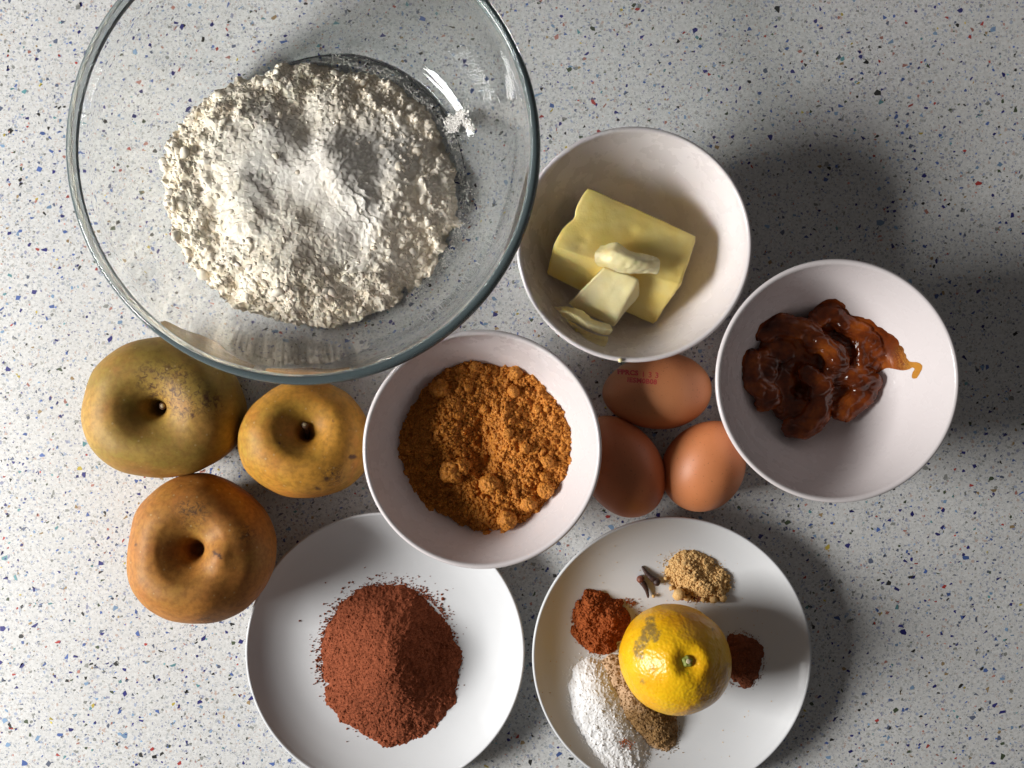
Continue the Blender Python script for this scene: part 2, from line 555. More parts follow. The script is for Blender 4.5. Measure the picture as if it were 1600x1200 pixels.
NAVY, BLUE, LBLUE, TEAL = (0.018, 0.018, 0.21), (0.07, 0.15, 0.46), (0.22, 0.38, 0.60), (0.13, 0.36, 0.40)
BLACK, OLIVE, RED, ROSE = (0.022, 0.022, 0.020), (0.07, 0.10, 0.05), (0.50, 0.035, 0.025), (0.55, 0.23, 0.18)
YEL, TAN, GREY, SLATE = (0.66, 0.50, 0.03), (0.42, 0.28, 0.12), (0.30, 0.31, 0.29), (0.13, 0.16, 0.25)
pal_m = np.array([NAVY, BLUE, LBLUE, TEAL, BLACK, OLIVE, RED, ROSE, YEL, TAN, GREY, SLATE])
p_big = np.array([.22, .12, .13, .04, .11, .07, .035, .05, .02, .04, .12, .08]); p_big /= p_big.sum()
p_sml = np.array([.10, .10, .09, .03, .06, .05, .02, .06, .01, .05, .26, .17]); p_sml /= p_sml.sum()
XS, YS = 0.52, 0.42
def uni(n): return np.c_[RNG.uniform(-XS, XS, n), RNG.uniform(-YS, YS, n)]
cp, cs, cc = [], [], []
n = 30000
cp.append(uni(n)); cs.append(RNG.gamma(5, 0.00011, n) + 0.00026); cc.append(pal_m[RNG.choice(12, n, p=p_sml)])
n = 6000
cp.append(uni(n)); cs.append(RNG.gamma(6, 0.00015, n) + 0.00042); cc.append(pal_m[RNG.choice(12, n, p=p_big)])
n = 420
cp.append(uni(n)); cs.append(RNG.uniform(0.0013, 0.0021, n)); cc.append(pal_m[RNG.choice(12, n, p=p_big)])
marks = [(928, 159, RED, 2), (996, 14, RED, 1.8), (1003, 57, NAVY, 2.1), (917, 84, NAVY, 2), (889, 108, OLIVE, 2.1), (926, 44, OLIVE, 2.3),
         (904, 106, TAN, 1.5), (1017, 71, NAVY, 1.8), (1089, 59, TEAL, 1.7), (1371, 145, BLACK, 2.6), (1376, 160, TEAL, 1.9), (1316, 92, TEAL, 2.1),
         (1400, 182, BLUE, 1.8), (1417, 197, BLUE, 1.9), (1447, 169, NAVY, 1.6), (1421, 214, NAVY, 1.9), (1515, 58, RED, 1.8), (1534, 37, RED, 1.8),
         (1507, 236, RED, 1.3), (1498, 182, BLUE, 1.5), (1382, 27, BLUE, 1.8), (1304, 212, NAVY, 1.7), (1348, 215, NAVY, 1.8), (1370, 213, BLACK, 1.9),
         (1295, 262, BLACK, 1.6), (1170, 128, BLACK, 1.7), (1108, 116, RED, 1.4), (1331, 68, YEL, 1.3), (1341, 130, YEL, 1.2),
         (38, 143, TEAL, 2), (63, 133, YEL, 1.6), (46, 81, ROSE, 1.5), (12, 106, NAVY, 2.1), (124, 50, NAVY, 1.8), (126, 7, NAVY, 1.6), (152, 45, NAVY, 1.8),
         (17, 205, BLACK, 2), (93, 206, BLUE, 1.7), (43, 185, NAVY, 1.5), (57, 312, YEL, 2), (77, 323, LBLUE, 2), (70, 334, BLACK, 1.6), (50, 341, BLUE, 1.7),
         (54, 456, NAVY, 2.4), (81, 479, BLUE, 2.1), (124, 419, BLACK, 1.9), (121, 415, NAVY, 1.7), (150, 420, RED, 1.5), (72, 498, BLUE, 1.7),
         (172, 529, NAVY, 2), (105, 551, BLUE, 1.8), (12, 577, NAVY, 2), (124, 732, YEL, 1.8), (3, 864, NAVY, 2.2), (52, 920, NAVY, 2.1), (4, 982, NAVY, 2.5),
         (54, 977, NAVY, 2.3), (157, 880, NAVY, 2), (64, 944, BLUE, 1.7), (213, 955, BLUE, 2), (34, 948, BLACK, 1.7), (129, 959, BLACK, 1.7), (227, 1007, RED, 1.7),
         (104, 1026, BLUE, 2), (118, 1026, NAVY, 1.9), (194, 1045, NAVY, 2), (145, 1103, YEL, 2), (15, 1134, BLACK, 2), (111, 1140, NAVY, 2), (94, 1148, BLUE, 2.3),
         (187, 1112, BLUE, 2), (187, 1107, NAVY, 1.6), (238, 1170, RED, 2), (134, 1059, BLACK, 1.7), (195, 1084, NAVY, 1.9), (246, 1112, BLUE, 1.7), (271, 1100, YEL, 1.5),
         (280, 1192, RED, 1.9), (1293, 855, YEL, 2.2), (1331, 800, NAVY, 2), (1390, 813, NAVY, 1.6), (1372, 828, BLUE, 1.6), (1425, 802, NAVY, 2),
         (1473, 797, NAVY, 1.7), (1473, 824, NAVY, 1.9), (1465, 835, NAVY, 2), (1446, 893, BLUE, 1.9), (1475, 917, RED, 1.9), (1412, 987, NAVY, 2.5), (1401, 920, NAVY, 2),
         (1370, 953, BLUE, 1.9), (1506, 963, NAVY, 1.8), (1560, 904, NAVY, 2), (1539, 988, NAVY, 1.7), (1566, 1113, NAVY, 2.6), (1566, 1182, OLIVE, 2.6), (1540, 1047, BLUE, 1.6),
         (1460, 1072, NAVY, 1.7), (1400, 1110, OLIVE, 1.9), (1407, 1082, TAN, 1.7), (1596, 771, BLUE, 2), (1438, 1119, BLACK, 1.7), (1561, 1144, TAN, 1.6),
         (228, 68, NAVY, 2), (268, 112, NAVY, 2), (277, 107, RED, 1.6), (282, 36, BLACK, 1.8), (370, 91, YEL, 1.5), (337, 74, RED, 1.6), (600, 55, NAVY, 2.4), (447, 56, NAVY, 1.8),
         (295, 156, NAVY, 2), (712, 37, BLACK, 2.2), (748, 55, OLIVE, 2), (826, 66, BLACK, 1.9), (768, 120, BLUE, 2), (862, 165, BLUE, 2.1), (862, 172, YEL, 1.6),
         (875, 193, NAVY, 1.4), (393, 508, NAVY, 1.7), (613, 507, NAVY, 1.8), (438, 526, RED, 1.5), (270, 490, RED, 1.6), (753, 505, BLUE, 1.9), (835, 518, ROSE, 1.5)]
cp.append(np.array([[(a - 800) * D / FPX, (600 - q) * D / FPX] for a, q, _, _ in marks])); cs.append(np.array([w * 0.00092 for *_, w in marks])); cc.append(np.array([k for _, _, k, _ in marks]))
CPt, CS, CC = np.concatenate(cp), np.concatenate(cs), np.concatenate(cc)
N = len(CPt); K = 6
CC = CC * 0.90 + CC.mean(1, keepdims=True) * 0.10
CC = np.clip(CC * RNG.uniform(0.8, 1.3, (N, 1)) + RNG.uniform(0, 0.03, (N, 1)), 0, 0.8)
# small chips lie half under the polished binder and look paler
CC = np.where(CS[:, None] > 0.0009, CC * 0.75, CC)
pale = (CS < 0.0007)[:, None] * RNG.uniform(0.0, 0.50, (N, 1))
CC = CC * (1 - pale) + np.array([0.60, 0.60, 0.58]) * pale
ang = np.sort(RNG.uniform(0, 2 * np.pi, (N, K)) * 0.35 + np.arange(K) * 2 * np.pi / K, axis=1)
rad = CS[:, None] * RNG.uniform(0.70, 1.10, (N, K))
ax = RNG.uniform(0.5, 1.0, N); orient = RNG.normal(0.5, 0.7, N)
lx = rad * np.cos(ang) * 1.05; ly = rad * np.sin(ang) * ax[:, None]
X = CPt[:, 0:1] + lx * np.cos(orient)[:, None] - ly * np.sin(orient)[:, None]
Y = CPt[:, 1:2] + lx * np.sin(orient)[:, None] + ly * np.cos(orient)[:, None]
Z = np.repeat((RNG.permutation(N) / N * 0.00006 + 0.00002 + 0.00001)[:, None], K, 1)
me = mesh_from('chips', np.stack([X, Y, Z], -1).reshape(-1, 3), np.arange(N * K).reshape(N, K), smooth=False,
               attrs={'tint': np.repeat(CC, K, axis=0)})
link('chips', me, M['chip'], worktop, kind='stuff')

# ------------------------------------------------------------------ crockery
IN_PTS = [(0, 6), (14, 6.2), (24, 8.2), (33, 14), (41, 24), (48, 36), (53.8, 48), (58.6, 58.5)]
BOWL_IN = crom(IN_PTS, 6) * MM
def bowl_profile(sc=1.0):
    lip = [(59.1, 60.2), (60.0, 60.9), (61.0, 60.7), (61.6, 59.8), (61.5, 58.6)]
    out = crom([(60.0, 54), (55.6, 43), (49.5, 31), (42.5, 19.5), (35, 10.5), (29.5, 6.0), (28, 3.5), (27.7, 0.8)], 5)
    foot = [(27.2, 0), (25.6, 0), (25, 0.8), (24.5, 2.6), (0, 3.0)]
    p = np.vstack([BOWL_IN / MM, lip, out, foot]) * MM
    p[:, 0] *= sc; return p
def bowl_base(cx, cy, sc=1.0, z0=0.0):
    return lambda X, Y: z0 + np.interp(np.hypot(X - cx, Y - cy) / sc, BOWL_IN[:, 0], BOWL_IN[:, 1], right=0.06)

SUGAR_C, BUTTER_C, JAM_C = P(753.5, 702, 0.060), P(991, 382, 0.060), P(1308.5, 595, 0.060)
G1 = 'small white ceramic bowls'
for c, sc, lab in ((SUGAR_C, 1.0, 'white ceramic bowl filled with brown sugar, in the middle'),
                   (BUTTER_C, 0.985, 'white ceramic bowl that holds the pieces of butter'),
                   (JAM_C, 1.02, 'white ceramic bowl that holds the dark glossy jam')):
    o = link('ceramic_bowl', lathe('ceramic_bowl', bowl_profile(sc), 128), M['bowl'], loc=(c.x, c.y, 0))
    tag(o, lab, 'bowl', G1)

PL_IN = np.vstack([[(0, 3.8)], crom([(30, 3.8), (44, 4.4), (55, 6.2), (64, 9.4), (71, 13.2), (76.2, 17.2)], 6)]) * MM
def plate_base(cx, cy):
    return lambda X, Y: np.interp(np.hypot(X - cx, Y - cy), PL_IN[:, 0], PL_IN[:, 1])
def plate_profile():
    rest = [(76.8, 18.0), (77.5, 18.3), (78.1, 17.9), (78.3, 17.1)]
    out = crom([(77.3, 15.6), (72, 11.4), (65, 7.2), (56, 3.8), (48, 2.0), (46, 0.6)], 4)
    foot = [(45.4, 0), (44, 0), (43.4, 0.7), (43, 1.4), (0, 1.6)]
    return np.vstack([PL_IN, np.array(rest) * MM, out * MM, np.array(foot) * MM])
PL1, PL2 = P(601.5, 1019, 0.018), P(1050, 1026, 0.018)
for c, lab in ((PL1, 'white plate under the mound of reddish cocoa powder'), (PL2, 'white plate that carries the lemon and the spices')):
    o = link('plate', lathe('plate', plate_profile(), 144), M['plate'], loc=(c.x, c.y, 0))
    tag(o, lab, 'plate', 'white plates')

# glass mixing bowl
GZ = 88.0
GC = P(473, 230, GZ * MM)
GL_IN_PTS = [(0, 5.2), (66, 5.2), (77, 6.6), (85, 11.0), (91.5, 19.5), (96.5, 31), (100.8, 44), (104.4, 58), (107.2, 72), (109.0, 83)]
GL_IN = np.vstack([[(0, 5.2)], crom(GL_IN_PTS[1:], 6)]) * MM
lip = [(109.6, 85.6), (110.2, 87.6), (111.4, 88.9), (113.0, 89.2), (114.5, 88.4), (115.2, 86.8), (115.2, 84.8), (114.4, 82.4), (113.0, 79.0)]
out = crom([(111.4, 74), (108.4, 60), (104.4, 44.5), (99.6, 29.5), (94.2, 16.8), (87.6, 7.6), (81, 3.2), (78.4, 1.4)], 6)
foot = [(77.4, 0.25), (75.8, 0.2), (74.8, 1.0), (74.0, 1.7), (60, 1.75), (0, 1.75)]
prof = np.vstack([GL_IN / MM, crom(lip, 3), out, foot]) * MM
o = link('glass_mixing_bowl', lathe('glass_mixing_bowl', prof, 192), M['glass'], loc=(GC.x, GC.y, 0))
tag(o, 'large clear glass mixing bowl that holds the flour, cut by the top edge', 'bowl')
glass_bowl = o
o.data.materials.append(M['glass_rim'])
for pl in o.data.polygons:
    c_ = pl.center
    if c_.z > 0.0878 or (c_.z > 0.0815 and math.hypot(c_.x, c_.y) > 0.1128):
        pl.material_index = 1
glass_base = lambda X, Y: np.interp(np.hypot(X - GC.x, Y - GC.y), GL_IN[:, 0], GL_IN[:, 1])

# ------------------------------------------------------------------ flour
FC = P(483, 296, 0.018)
FRX, FRY = 0.0835, 0.0755
def seg_d(X, Y, a, b):
    ax_, ay_ = a; bx_, by_ = b
    t = np.clip(((X - ax_) * (bx_ - ax_) + (Y - ay_) * (by_ - ay_)) / ((bx_ - ax_) ** 2 + (by_ - ay_) ** 2), 0, 1)
    return np.hypot(X - ax_ - t * (bx_ - ax_), Y - ay_ - t * (by_ - ay_)), t
def pw(px, py, z): v = P(px, py, z); return (v.x, v.y)
def flour_top(X, Y, lx, ly, u):
    ui = u * (1 + 0.035 * n2(X, Y, 0.030, 1) + 0.028 * n2(X, Y, 0.010, 2) + 0.016 * n2(X, Y, 0.005, 3))
    T = 0.0195 * np.clip(1 - ui ** 3.2, -0.5, 1)
    # flour banked against the left wall: its top does not follow the glass down
    ca = -(lx * 0.95 + ly * 0.30) / np.maximum(np.hypot(lx, ly), 1e-6)
    w = sstep(-0.3, 0.6, ca) * sstep(0.05, 0.5, ui)
    zt = 0.0215 + 0.0140 * (1 - ui ** 2) - glass_base(X, Y)
    T = T + w * np.maximum(0, np.minimum(zt - T, 0.060 * np.clip(1 - ui, 0, 1)))
    d, t = seg_d(X, Y, pw(505, 225, .040), pw(588, 345, .032))
    T += 0.0062 * np.exp(-(d / 0.011) ** 2) * (1 - 0.3 * t) + 0.0055 * np.clip(1 - u / 0.5, 0, 1)
    hx, hy = pw(600, 215, .035); T -= 0.0020 * np.exp(-(((X - hx) / 0.018) ** 2 + ((Y - hy) / 0.014) ** 2))
    hx, hy = pw(335, 345, .030); T -= 0.0050 * np.exp(-(((X - hx) / 0.010) ** 2 + ((Y - hy) / 0.015) ** 2))
    hx, hy = pw(480, 215, .040); T -= 0.0018 * np.exp(-(((X - hx) / 0.010) ** 2 + ((Y - hy) / 0.009) ** 2))
    calm = flour_white(X, Y, lx, ly, u)
    g = 1 - 0.75 * calm
    T += 0.0046 * n2(X, Y, 0.022, 4)
    rim = 0.35 + 0.65 * sstep(0.45, 0.9, u)
    q1 = n2(X, Y, 0.0100, 5); q2 = n2(X, Y, 0.0056, 6); q3 = n2(X, Y, 0.0031, 7); q4 = n2(X, Y, 0.0017, 8); q5 = n2(X, Y, 0.0011, 14)
    amp = g * rim
    T += (0.3 + amp) * 0.0026 * q1 + (0.2 + amp) * (0.0017 * q2 + 0.0011 * q3 + 0.0005 * q4) + (0.3 + 0.7 * g) * 0.00016 * q5
    # crevices between clumps, deepest in a few bands
    band = np.clip(n2(X, Y, 0.030, 17) + 0.15, 0, 1)
    T -= 0.0045 * band * rim * np.clip(q2 + 0.6 * q3 - 0.12, 0, 1)
    fx, fy = pw(565, 310, .036); m_ = np.exp(-(((X - fx) / 0.011) ** 2 + ((Y - fy) / 0.014) ** 2))
    w = (X * 0.75 + Y * 0.66) / 0.0048 + 1.0 * n2(X, Y, .007, 12)
    T += m_ * 0.0015 * (w - np.floor(w))
    T = T - 0.05 * sstep(0.0185, 0.0235, glass_base(X, Y) + 0.0016 * n2(X, Y, .009, 15) + 0.0008 * n2(X, Y, .004, 16))
    return np.where(ui > 1.0, -0.004, T - 0.0004)
def flour_white(X, Y, lx, ly, u):
    a = pw(430, 250, .04); b_ = pw(600, 230, .035)
    v = np.exp(-(((X - a[0]) / 0.032) ** 2 + ((Y - a[1]) / 0.034) ** 2)) + np.exp(-(((X - b_[0]) / 0.026) ** 2 + ((Y - b_[1]) / 0.020) ** 2))
    c_ = pw(555, 330, .04); v += np.exp(-(((X - c_[0]) / 0.016) ** 2 + ((Y - c_[1]) / 0.03) ** 2))
    v += 0.35 * n2(X, Y, 0.012, 31)
    return np.clip(v, 0, 1)
me, (fX, fY, fZ, fT) = heap_mesh('flour_mound', FC.x, FC.y, FRX, FRY, 0, 0.00042, glass_base, flour_top, jitter=0.0010, pad=1.1, colour=flour_white)
floc = (FC.x, FC.y, 0.006)
flour = empty('flour_heap', floc, 'heaped creamy white flour with crumbly clumps, inside the glass bowl', 'flour')
link('mound', recentre(me, floc), M['flour'], flour)

def scatter_on(X, Y, Z, T, n, weight):
    w = (weight * (T > 0.0004)).ravel(); w = w / w.sum()
    i = RNG.choice(w.size, n, p=w)
    return np.c_[X.ravel()[i], Y.ravel()[i], Z.ravel()[i]]
ud = np.hypot((fX - FC.x) / FRX, (fY - FC.y) / FRY)
wgt = sstep(0.35, 0.9, ud) + 0.10
pp = scatter_on(fX, fY, fZ, fT, 1700, wgt ** 2 * sstep(1.0, 0.93, ud))
sz = RNG.gamma(1.6, 0.00040, len(pp)) + 0.0003
pp[:, 2] -= sz * 0.25
grains('clump', pp - np.array(floc), np.minimum(sz, 0.0026), M['flour'], flour, ICO2, 0.16, 0.45, smooth=True, attrs={'tint': RNG.uniform(0, 0.5, len(pp))})
# the white dab spilled up the glass at the right
def on_glass(px, py, n, s):
    q = P(px, py, 0.012)
    xy = np.c_[RNG.normal(q.x, s, n), RNG.normal(q.y, s, n)]
    return np.c_[xy, glass_base(xy[:, 0], xy[:, 1]) + 0.0002]
dab = np.vstack([on_glass(a, q_, k, s) for a, q_, k, s in ((707, 193, 150, .0020), (713, 184, 130, .0016), (720, 178, 60, .0014), (731, 192, 70, .0016), (726, 172, 30, .002), (702, 186, 70, .0012), (737, 200, 18, .001))])
szd = RNG.uniform(0.0003, 0.0009, len(dab)); dab[:, 2] += szd * 0.8
dl = (dab[:, 0].mean(), dab[:, 1].mean(), dab[:, 2].min())
o = grains('flour_dab', dab - np.array(dl), szd, M['dust'], None, ICO1, 0.3, 0.3, kind=None)
o.location = dl; tag(o, 'small bright dab of flour on the glass bowl right of the flour heap', 'flour')
# dust and crumbs at the foot of the heap
th = RNG.uniform(-0.9, 1.5, 1500); rr = 1.0 + np.abs(RNG.normal(0, 0.045, 1500))
dx = FC.x + FRX * rr * np.cos(th); dy = FC.y + FRY * rr * np.sin(th)
dz = glass_base(dx, dy) + 0.0003
okk = np.hypot(dx - GC.x, dy - GC.y) < 0.09
dd = np.c_[dx, dy, dz][okk]
grains('dust', dd - np.array(floc), RNG.uniform(0.00012, 0.00042, len(dd)), M['dust'], flour, ICO1, 0.3, 0.3)

# ------------------------------------------------------------------ brown sugar
SB = bowl_base(SUGAR_C.x, SUGAR_C.y)
SR = 0.0465
def sugar_top_z(X, Y):
    u = np.hypot(X - SUGAR_C.x, Y - SUGAR_C.y) / SR
    z = 0.0315 + 0.004 * np.clip(1 - u * u, 0, 1)
    z = z + 0.0048 * n2(X, Y, 0.026, 41) + 0.0016 * (0.4 - np.abs(n2(X, Y, 0.009, 42))) + 0.0017 * n2(X, Y, 0.0045, 43) + 0.0011 * n2(X, Y, 0.0021, 44) + 0.0008 * n2(X, Y, 0.0011, 45)
    hx, hy = pw(755, 690, .034); z -= 0.0050 * np.exp(-(((X - hx) / 0.009) ** 2 + ((Y - hy) / 0.022) ** 2))
    hx, hy = pw(700, 660, .034); z += 0.0035 * np.exp(-(((X - hx) / 0.010) ** 2 + ((Y - hy) / 0.018) ** 2))
    return z
def sugar_T(X, Y, lx, ly, u): return sugar_top_z(X, Y) - SB(X, Y)
me, (sX, sY, sZ, sT) = heap_mesh('sugar', SUGAR_C.x, SUGAR_C.y, 0.050, 0.050, 0, 0.00033, SB, sugar_T, jitter=0.0006, pad=1.06)
sloc = (SUGAR_C.x, SUGAR_C.y, 0.007)
sugar = empty('brown_sugar', sloc, 'moist golden brown sugar with round lumps, in the middle bowl', 'sugar')
link('mound', recentre(me, sloc), M['sugar'], sugar)
ICO4 = ico(5)
def lump_mesh(name, r, seed, base=ICO4, amp=0.22):
    v, f = base
    nn = 1 + amp * perlin(v[:, 0] * 1.3 + seed, v[:, 1] * 1.3, v[:, 2] * 1.3) + amp * 0.7 * perlin(v[:, 0] * 3.1 + seed, v[:, 1] * 3.1, v[:, 2] * 3.1) + amp * 0.45 * perlin(v[:, 0] * 7 + seed, v[:, 1] * 7, v[:, 2] * 7)
    return mesh_from(name, v * nn[:, None] * r, f)
for k, (px, py, r) in enumerate([(686, 608, 5.2), (802, 612, 3.2), (806, 582, 3.6), (793, 677, 3.1), (669, 718, 2.7), (705, 738, 6.0), (722, 728, 4.4), (765, 757, 5.4), (853, 765, 4.6),
                                 (792, 812, 5.2), (789, 835, 3.4), (826, 787, 4.4), (855, 722, 3.4), (668, 797, 2.8), (757, 640, 2.5), (730, 606, 2.8), (742, 572, 3.2), (820, 700, 2.8), (760, 838, 3.2), (840, 640, 2.6), (850, 745, 2.4)]):
    q = P(px, py, 0.036); z = float(sugar_top_z(np.array([q.x]), np.array([q.y]))[0])
    link('lump', lump_mesh('lump', r * MM, k * 5.3), M['sugar'], sugar, loc=(q.x - sloc[0], q.y - sloc[1], z + r * MM * (0.32 if r > 4 else 0.18) - sloc[2]))
pp = scatter_on(sX, sY, sZ, sT, 5200, np.ones_like(sX))
s_ = RNG.gamma(2.0, 0.00016, len(pp)) + 0.0002
pp[:, 2] += s_ * 0.3
grains('crumbs', pp - np.array(sloc), np.minimum(s_, 0.0017), M['sugar'], sugar, ICO1, 0.25, 0.3)

# ------------------------------------------------------------------ cocoa
PB1 = plate_base(PL1.x, PL1.y); PB2 = plate_base(PL2.x, PL2.y)
CO = P(607, 1039, 0.010)
def cocoa_T(X, Y, lx, ly, u):
    th = np.arctan2(ly, lx)
    u = u * (1 + 0.05 * n2(X, Y, 0.022, 51) + 0.025 * n2(X, Y, 0.006, 52) + 0.015 * n2(X, Y, 0.0025, 53))
    # steeper on the right; summit right of the middle
    px_, py_ = pw(628, 1035, .024)
    d = np.hypot(X - px_, Y - py_)
    T = 0.019 * np.clip(1 - u ** 1.6, -0.3, 1) + 0.0062 * np.exp(-(d / 0.019) ** 2) + 0.0011 * n2(X, Y, 0.013, 57)
    hx, hy = pw(672, 1015, .016); T -= 0.0050 * np.exp(-(((X - hx) / 0.012) ** 2 + ((Y - hy) / 0.022) ** 2))
    T += 0.0006 * n2(X, Y, 0.008, 54) + 0.0005 * n2(X, Y, 0.003, 55) + 0.0004 * n2(X, Y, 0.0014, 56)
    hx, hy = pw(512, 1070, .006); T -= 0.0022 * np.exp(-(((X - hx) / 0.0016) ** 2 + ((Y - hy) / 0.0016) ** 2))
    T -= 0.0004
    return np.where(u > 1.03, -0.002, T)
me, (cX, cY, cZ, cT) = heap_mesh('cocoa', CO.x, CO.y, 0.0418, 0.0462, 0.1, 0.00033, PB1, cocoa_T, jitter=0.0006, pad=1.12)
cloc = (CO.x, CO.y, 0.0045)
cocoa = empty('cocoa_heap', cloc, 'mound of fine reddish brown cocoa powder on the left plate', 'cocoa powder')
link('mound', recentre(me, cloc), M['cocoa'], cocoa)
def fringe(n, c, rx, ry, basef, spread, t0=0, t1=2 * math.pi, start=0.93):
    th = RNG.uniform(t0, t1, n); rr = start + np.abs(RNG.normal(0, spread, n)) * RNG.choice([0.6, 1.0, 1.8], n)
    x = c.x + rx * rr * np.cos(th); y = c.y + ry * rr * np.sin(th)
    return np.c_[x, y, basef(x, y) + 0.0002]
fr = np.vstack([fringe(900, CO, .0420, .0462, PB1, 0.05, 0.6, 3.4), fringe(300, CO, .0420, .0462, PB1, 0.03), fringe(60, CO, .042, .046, PB1, 0.16, 0.2, 3.0)])
grains('crumbs', fr - np.array(cloc), RNG.gamma(2.2, 0.00009, len(fr)) + 0.00012, M['cocoa'], cocoa, ICO1, 0.3, 0.3)
pp = scatter_on(cX, cY, cZ, cT, 6500, np.ones_like(cX))
grains('granules', pp - np.array(cloc), RNG.gamma(2.0, 0.00008, len(pp)) + 0.00012, M['cocoa'], cocoa, ICO1, 0.3, 0.3)

# ------------------------------------------------------------------ spices on the right plate
def spice(name, label, cat, px, py, rx, ry, rot, H, mat, seed, power=1.6, rough=1.0, ng=900, gs=0.0002, res=0.00028, blobs=(), colour=None, edge=0.10, fr_n=250, fr_s=0.05):
    c = P(px, py, 0.008)
    def T(X, Y, lx, ly, u):
        u = u * (1 + edge * n2(X, Y, 0.012, seed) + edge * 0.5 * n2(X, Y, 0.004, seed + 1))
        t = H * np.clip(1 - u ** power, -0.3, 1)
        for bx, by, br, bh in blobs:
            qx, qy = pw(bx, by, .010); t = t + bh * np.exp(-(((X - qx) ** 2 + (Y - qy) ** 2) / br ** 2))
        t = t + rough * (0.0014 * n2(X, Y, 0.007, seed + 2) + 0.0011 * n2(X, Y, 0.003, seed + 3) + 0.0007 * n2(X, Y, 0.0014, seed + 4)) * sstep(1.1, 0.8, u)
        return np.where(u > 1.15, -0.002, t - 0.0002)
    me, (X, Y, Z, TT) = heap_mesh(name, c.x, c.y, rx, ry, rot, res, PB2, T, jitter=0.0005, pad=1.25, colour=colour)
    loc = (c.x, c.y, 0.0042)
    root = empty(name, loc, label, cat)
    link('mound', recentre(me, loc), mat, root)
    pp = scatter_on(X, Y, Z, TT, ng, np.ones_like(X)); s = RNG.gamma(2.2, gs * 0.5, ng) + gs
    if fr_n:
        th = RNG.uniform(0, 2 * math.pi, fr_n); rr = 1.0 + np.abs(RNG.normal(0, fr_s, fr_n)) * RNG.choice([0.5, 1.5], fr_n)
        a, b_ = rx * rr * np.cos(th), ry * rr * np.sin(th)
        x = c.x + a * math.cos(rot) - b_ * math.sin(rot); y = c.y + a * math.sin(rot) + b_ * math.cos(rot)
        pp = np.vstack([pp, np.c_[x, y, PB2(x, y) + 0.0002]]); s = np.r_[s, RNG.uniform(0.00012, 0.0003, fr_n)]
    grains('crumbs', pp - np.array(loc), s, mat, root, ICO1, 0.25, 0.3)
    return root, loc

ginger, gl = spice('ginger_heap', 'pale tan crumbly ginger powder behind the lemon', 'spice', 1090, 903, 0.0195, 0.0135, -0.45, 0.0065, M['ginger'], 61, 1.8, 1.2, 1500, 0.0003, blobs=((1078, 890, .008, .002), (1112, 920, .006, .002)), fr_s=0.07)
for k, (px, py, r) in enumerate([(1116, 937, 2.5), (1130, 935, 2.3), (1060, 928, 3.6), (1022, 933, 1.0), (1041, 905, 1.2), (1042, 887, 0.7), (1075, 935, 2.0), (1100, 938, 1.6), (1050, 920, 1.4)]):
    q = P(px, py, 0.008)
    link('lump', lump_mesh('lump', r * MM, 90 + k * 3.1, ICO2), M['ginger'], ginger, loc=(q.x - gl[0], q.y - gl[1], float(PB2(np.array([q.x]), np.array([q.y]))[0]) + r * MM * 0.8 - gl[2] + (0.002 if r > 3 else 0.0008)))
pp = np.array([[*pw(x, y, .008), 0.0055] for x, y in RNG.normal((1086, 934), (12, 4), (160, 2))])
grains('dark_crumbs', pp - np.array(gl), RNG.uniform(0.0002, 0.0006, len(pp)), M['clove_powder'], ginger, ICO1, 0.3, 0.3)
cinn, cl = spice('cinnamon_heap', 'rust red cinnamon powder left of the lemon', 'spice', 936, 976, 0.0152, 0.0170, 0.35, 0.0068, M['cinnamon'], 71, 2.0, 1.1, 1200, 0.00022,
                 blobs=((912, 945, .008, .003), (965, 960, .009, .0045), (938, 1012, .007, .002)), edge=0.20, fr_s=0.03)
pp = np.array([[*pw(x, y, .006), 0.0043] for x, y in np.vstack([RNG.normal((985, 943), (6, 3), (90, 2)), RNG.normal((1000, 958), (8, 8), (40, 2))])])
grains('stray_crumbs', pp - np.array(cl), RNG.uniform(0.00012, 0.0004, len(pp)), M['cinnamon'], cinn, ICO1, 0.3, 0.3)
cp_, cpl = spice('clove_powder_heap', 'small dark brown spice heap in the lemon\'s shade, right of it', 'spice', 1160, 1033, 0.0125, 0.0155, 0.1, 0.0042, M['clove_powder'], 81, 2.0, 0.6, 700, 0.00017, edge=0.14)
white, wl_ = spice('baking_powder_heap', 'bright white baking powder at the lower left of the lemon plate', 'baking powder', 952, 1117, 0.0190, 0.0345, 0.50, 0.0088, M['white_powder'], 91, 1.9, 0.28, 900, 0.00016, blobs=((935, 1080, .012, .003),), edge=0.10, fr_n=500, fr_s=0.05)
def nut_tint(X, Y, lx, ly, u):
    a = pw(965, 1060, .012); v = sstep(0.024, 0.008, np.hypot(X - a[0], Y - a[1]))
    e = sstep(0.80, 1.05, u) * 0.6
    return np.clip(v + e + 0.4 * n2(X, Y, .004, 77), 0, 1)
nut, nl = spice('nutmeg_heap', 'speckled brown nutmeg powder between the lemon and the white powder', 'spice', 998, 1098, 0.0150, 0.0330, 0.66, 0.0105, M['nutmeg'], 101, 2.2, 0.5, 1500, 0.00017, colour=nut_tint, edge=0.08, blobs=((1010, 1110, .012, .001),), fr_s=0.05)
pp = np.array([[*pw(x, y, .012), 0.0135] for x, y in np.vstack([RNG.normal((974, 1158), (4, 3), (28, 2)), RNG.normal((985, 1163), (4, 4), (14, 2))])])
grains('stray_crumbs', pp - np.array(cl), RNG.uniform(0.0002, 0.0005, len(pp)), M['cinnamon'], cinn, ICO1, 0.3, 0.3)
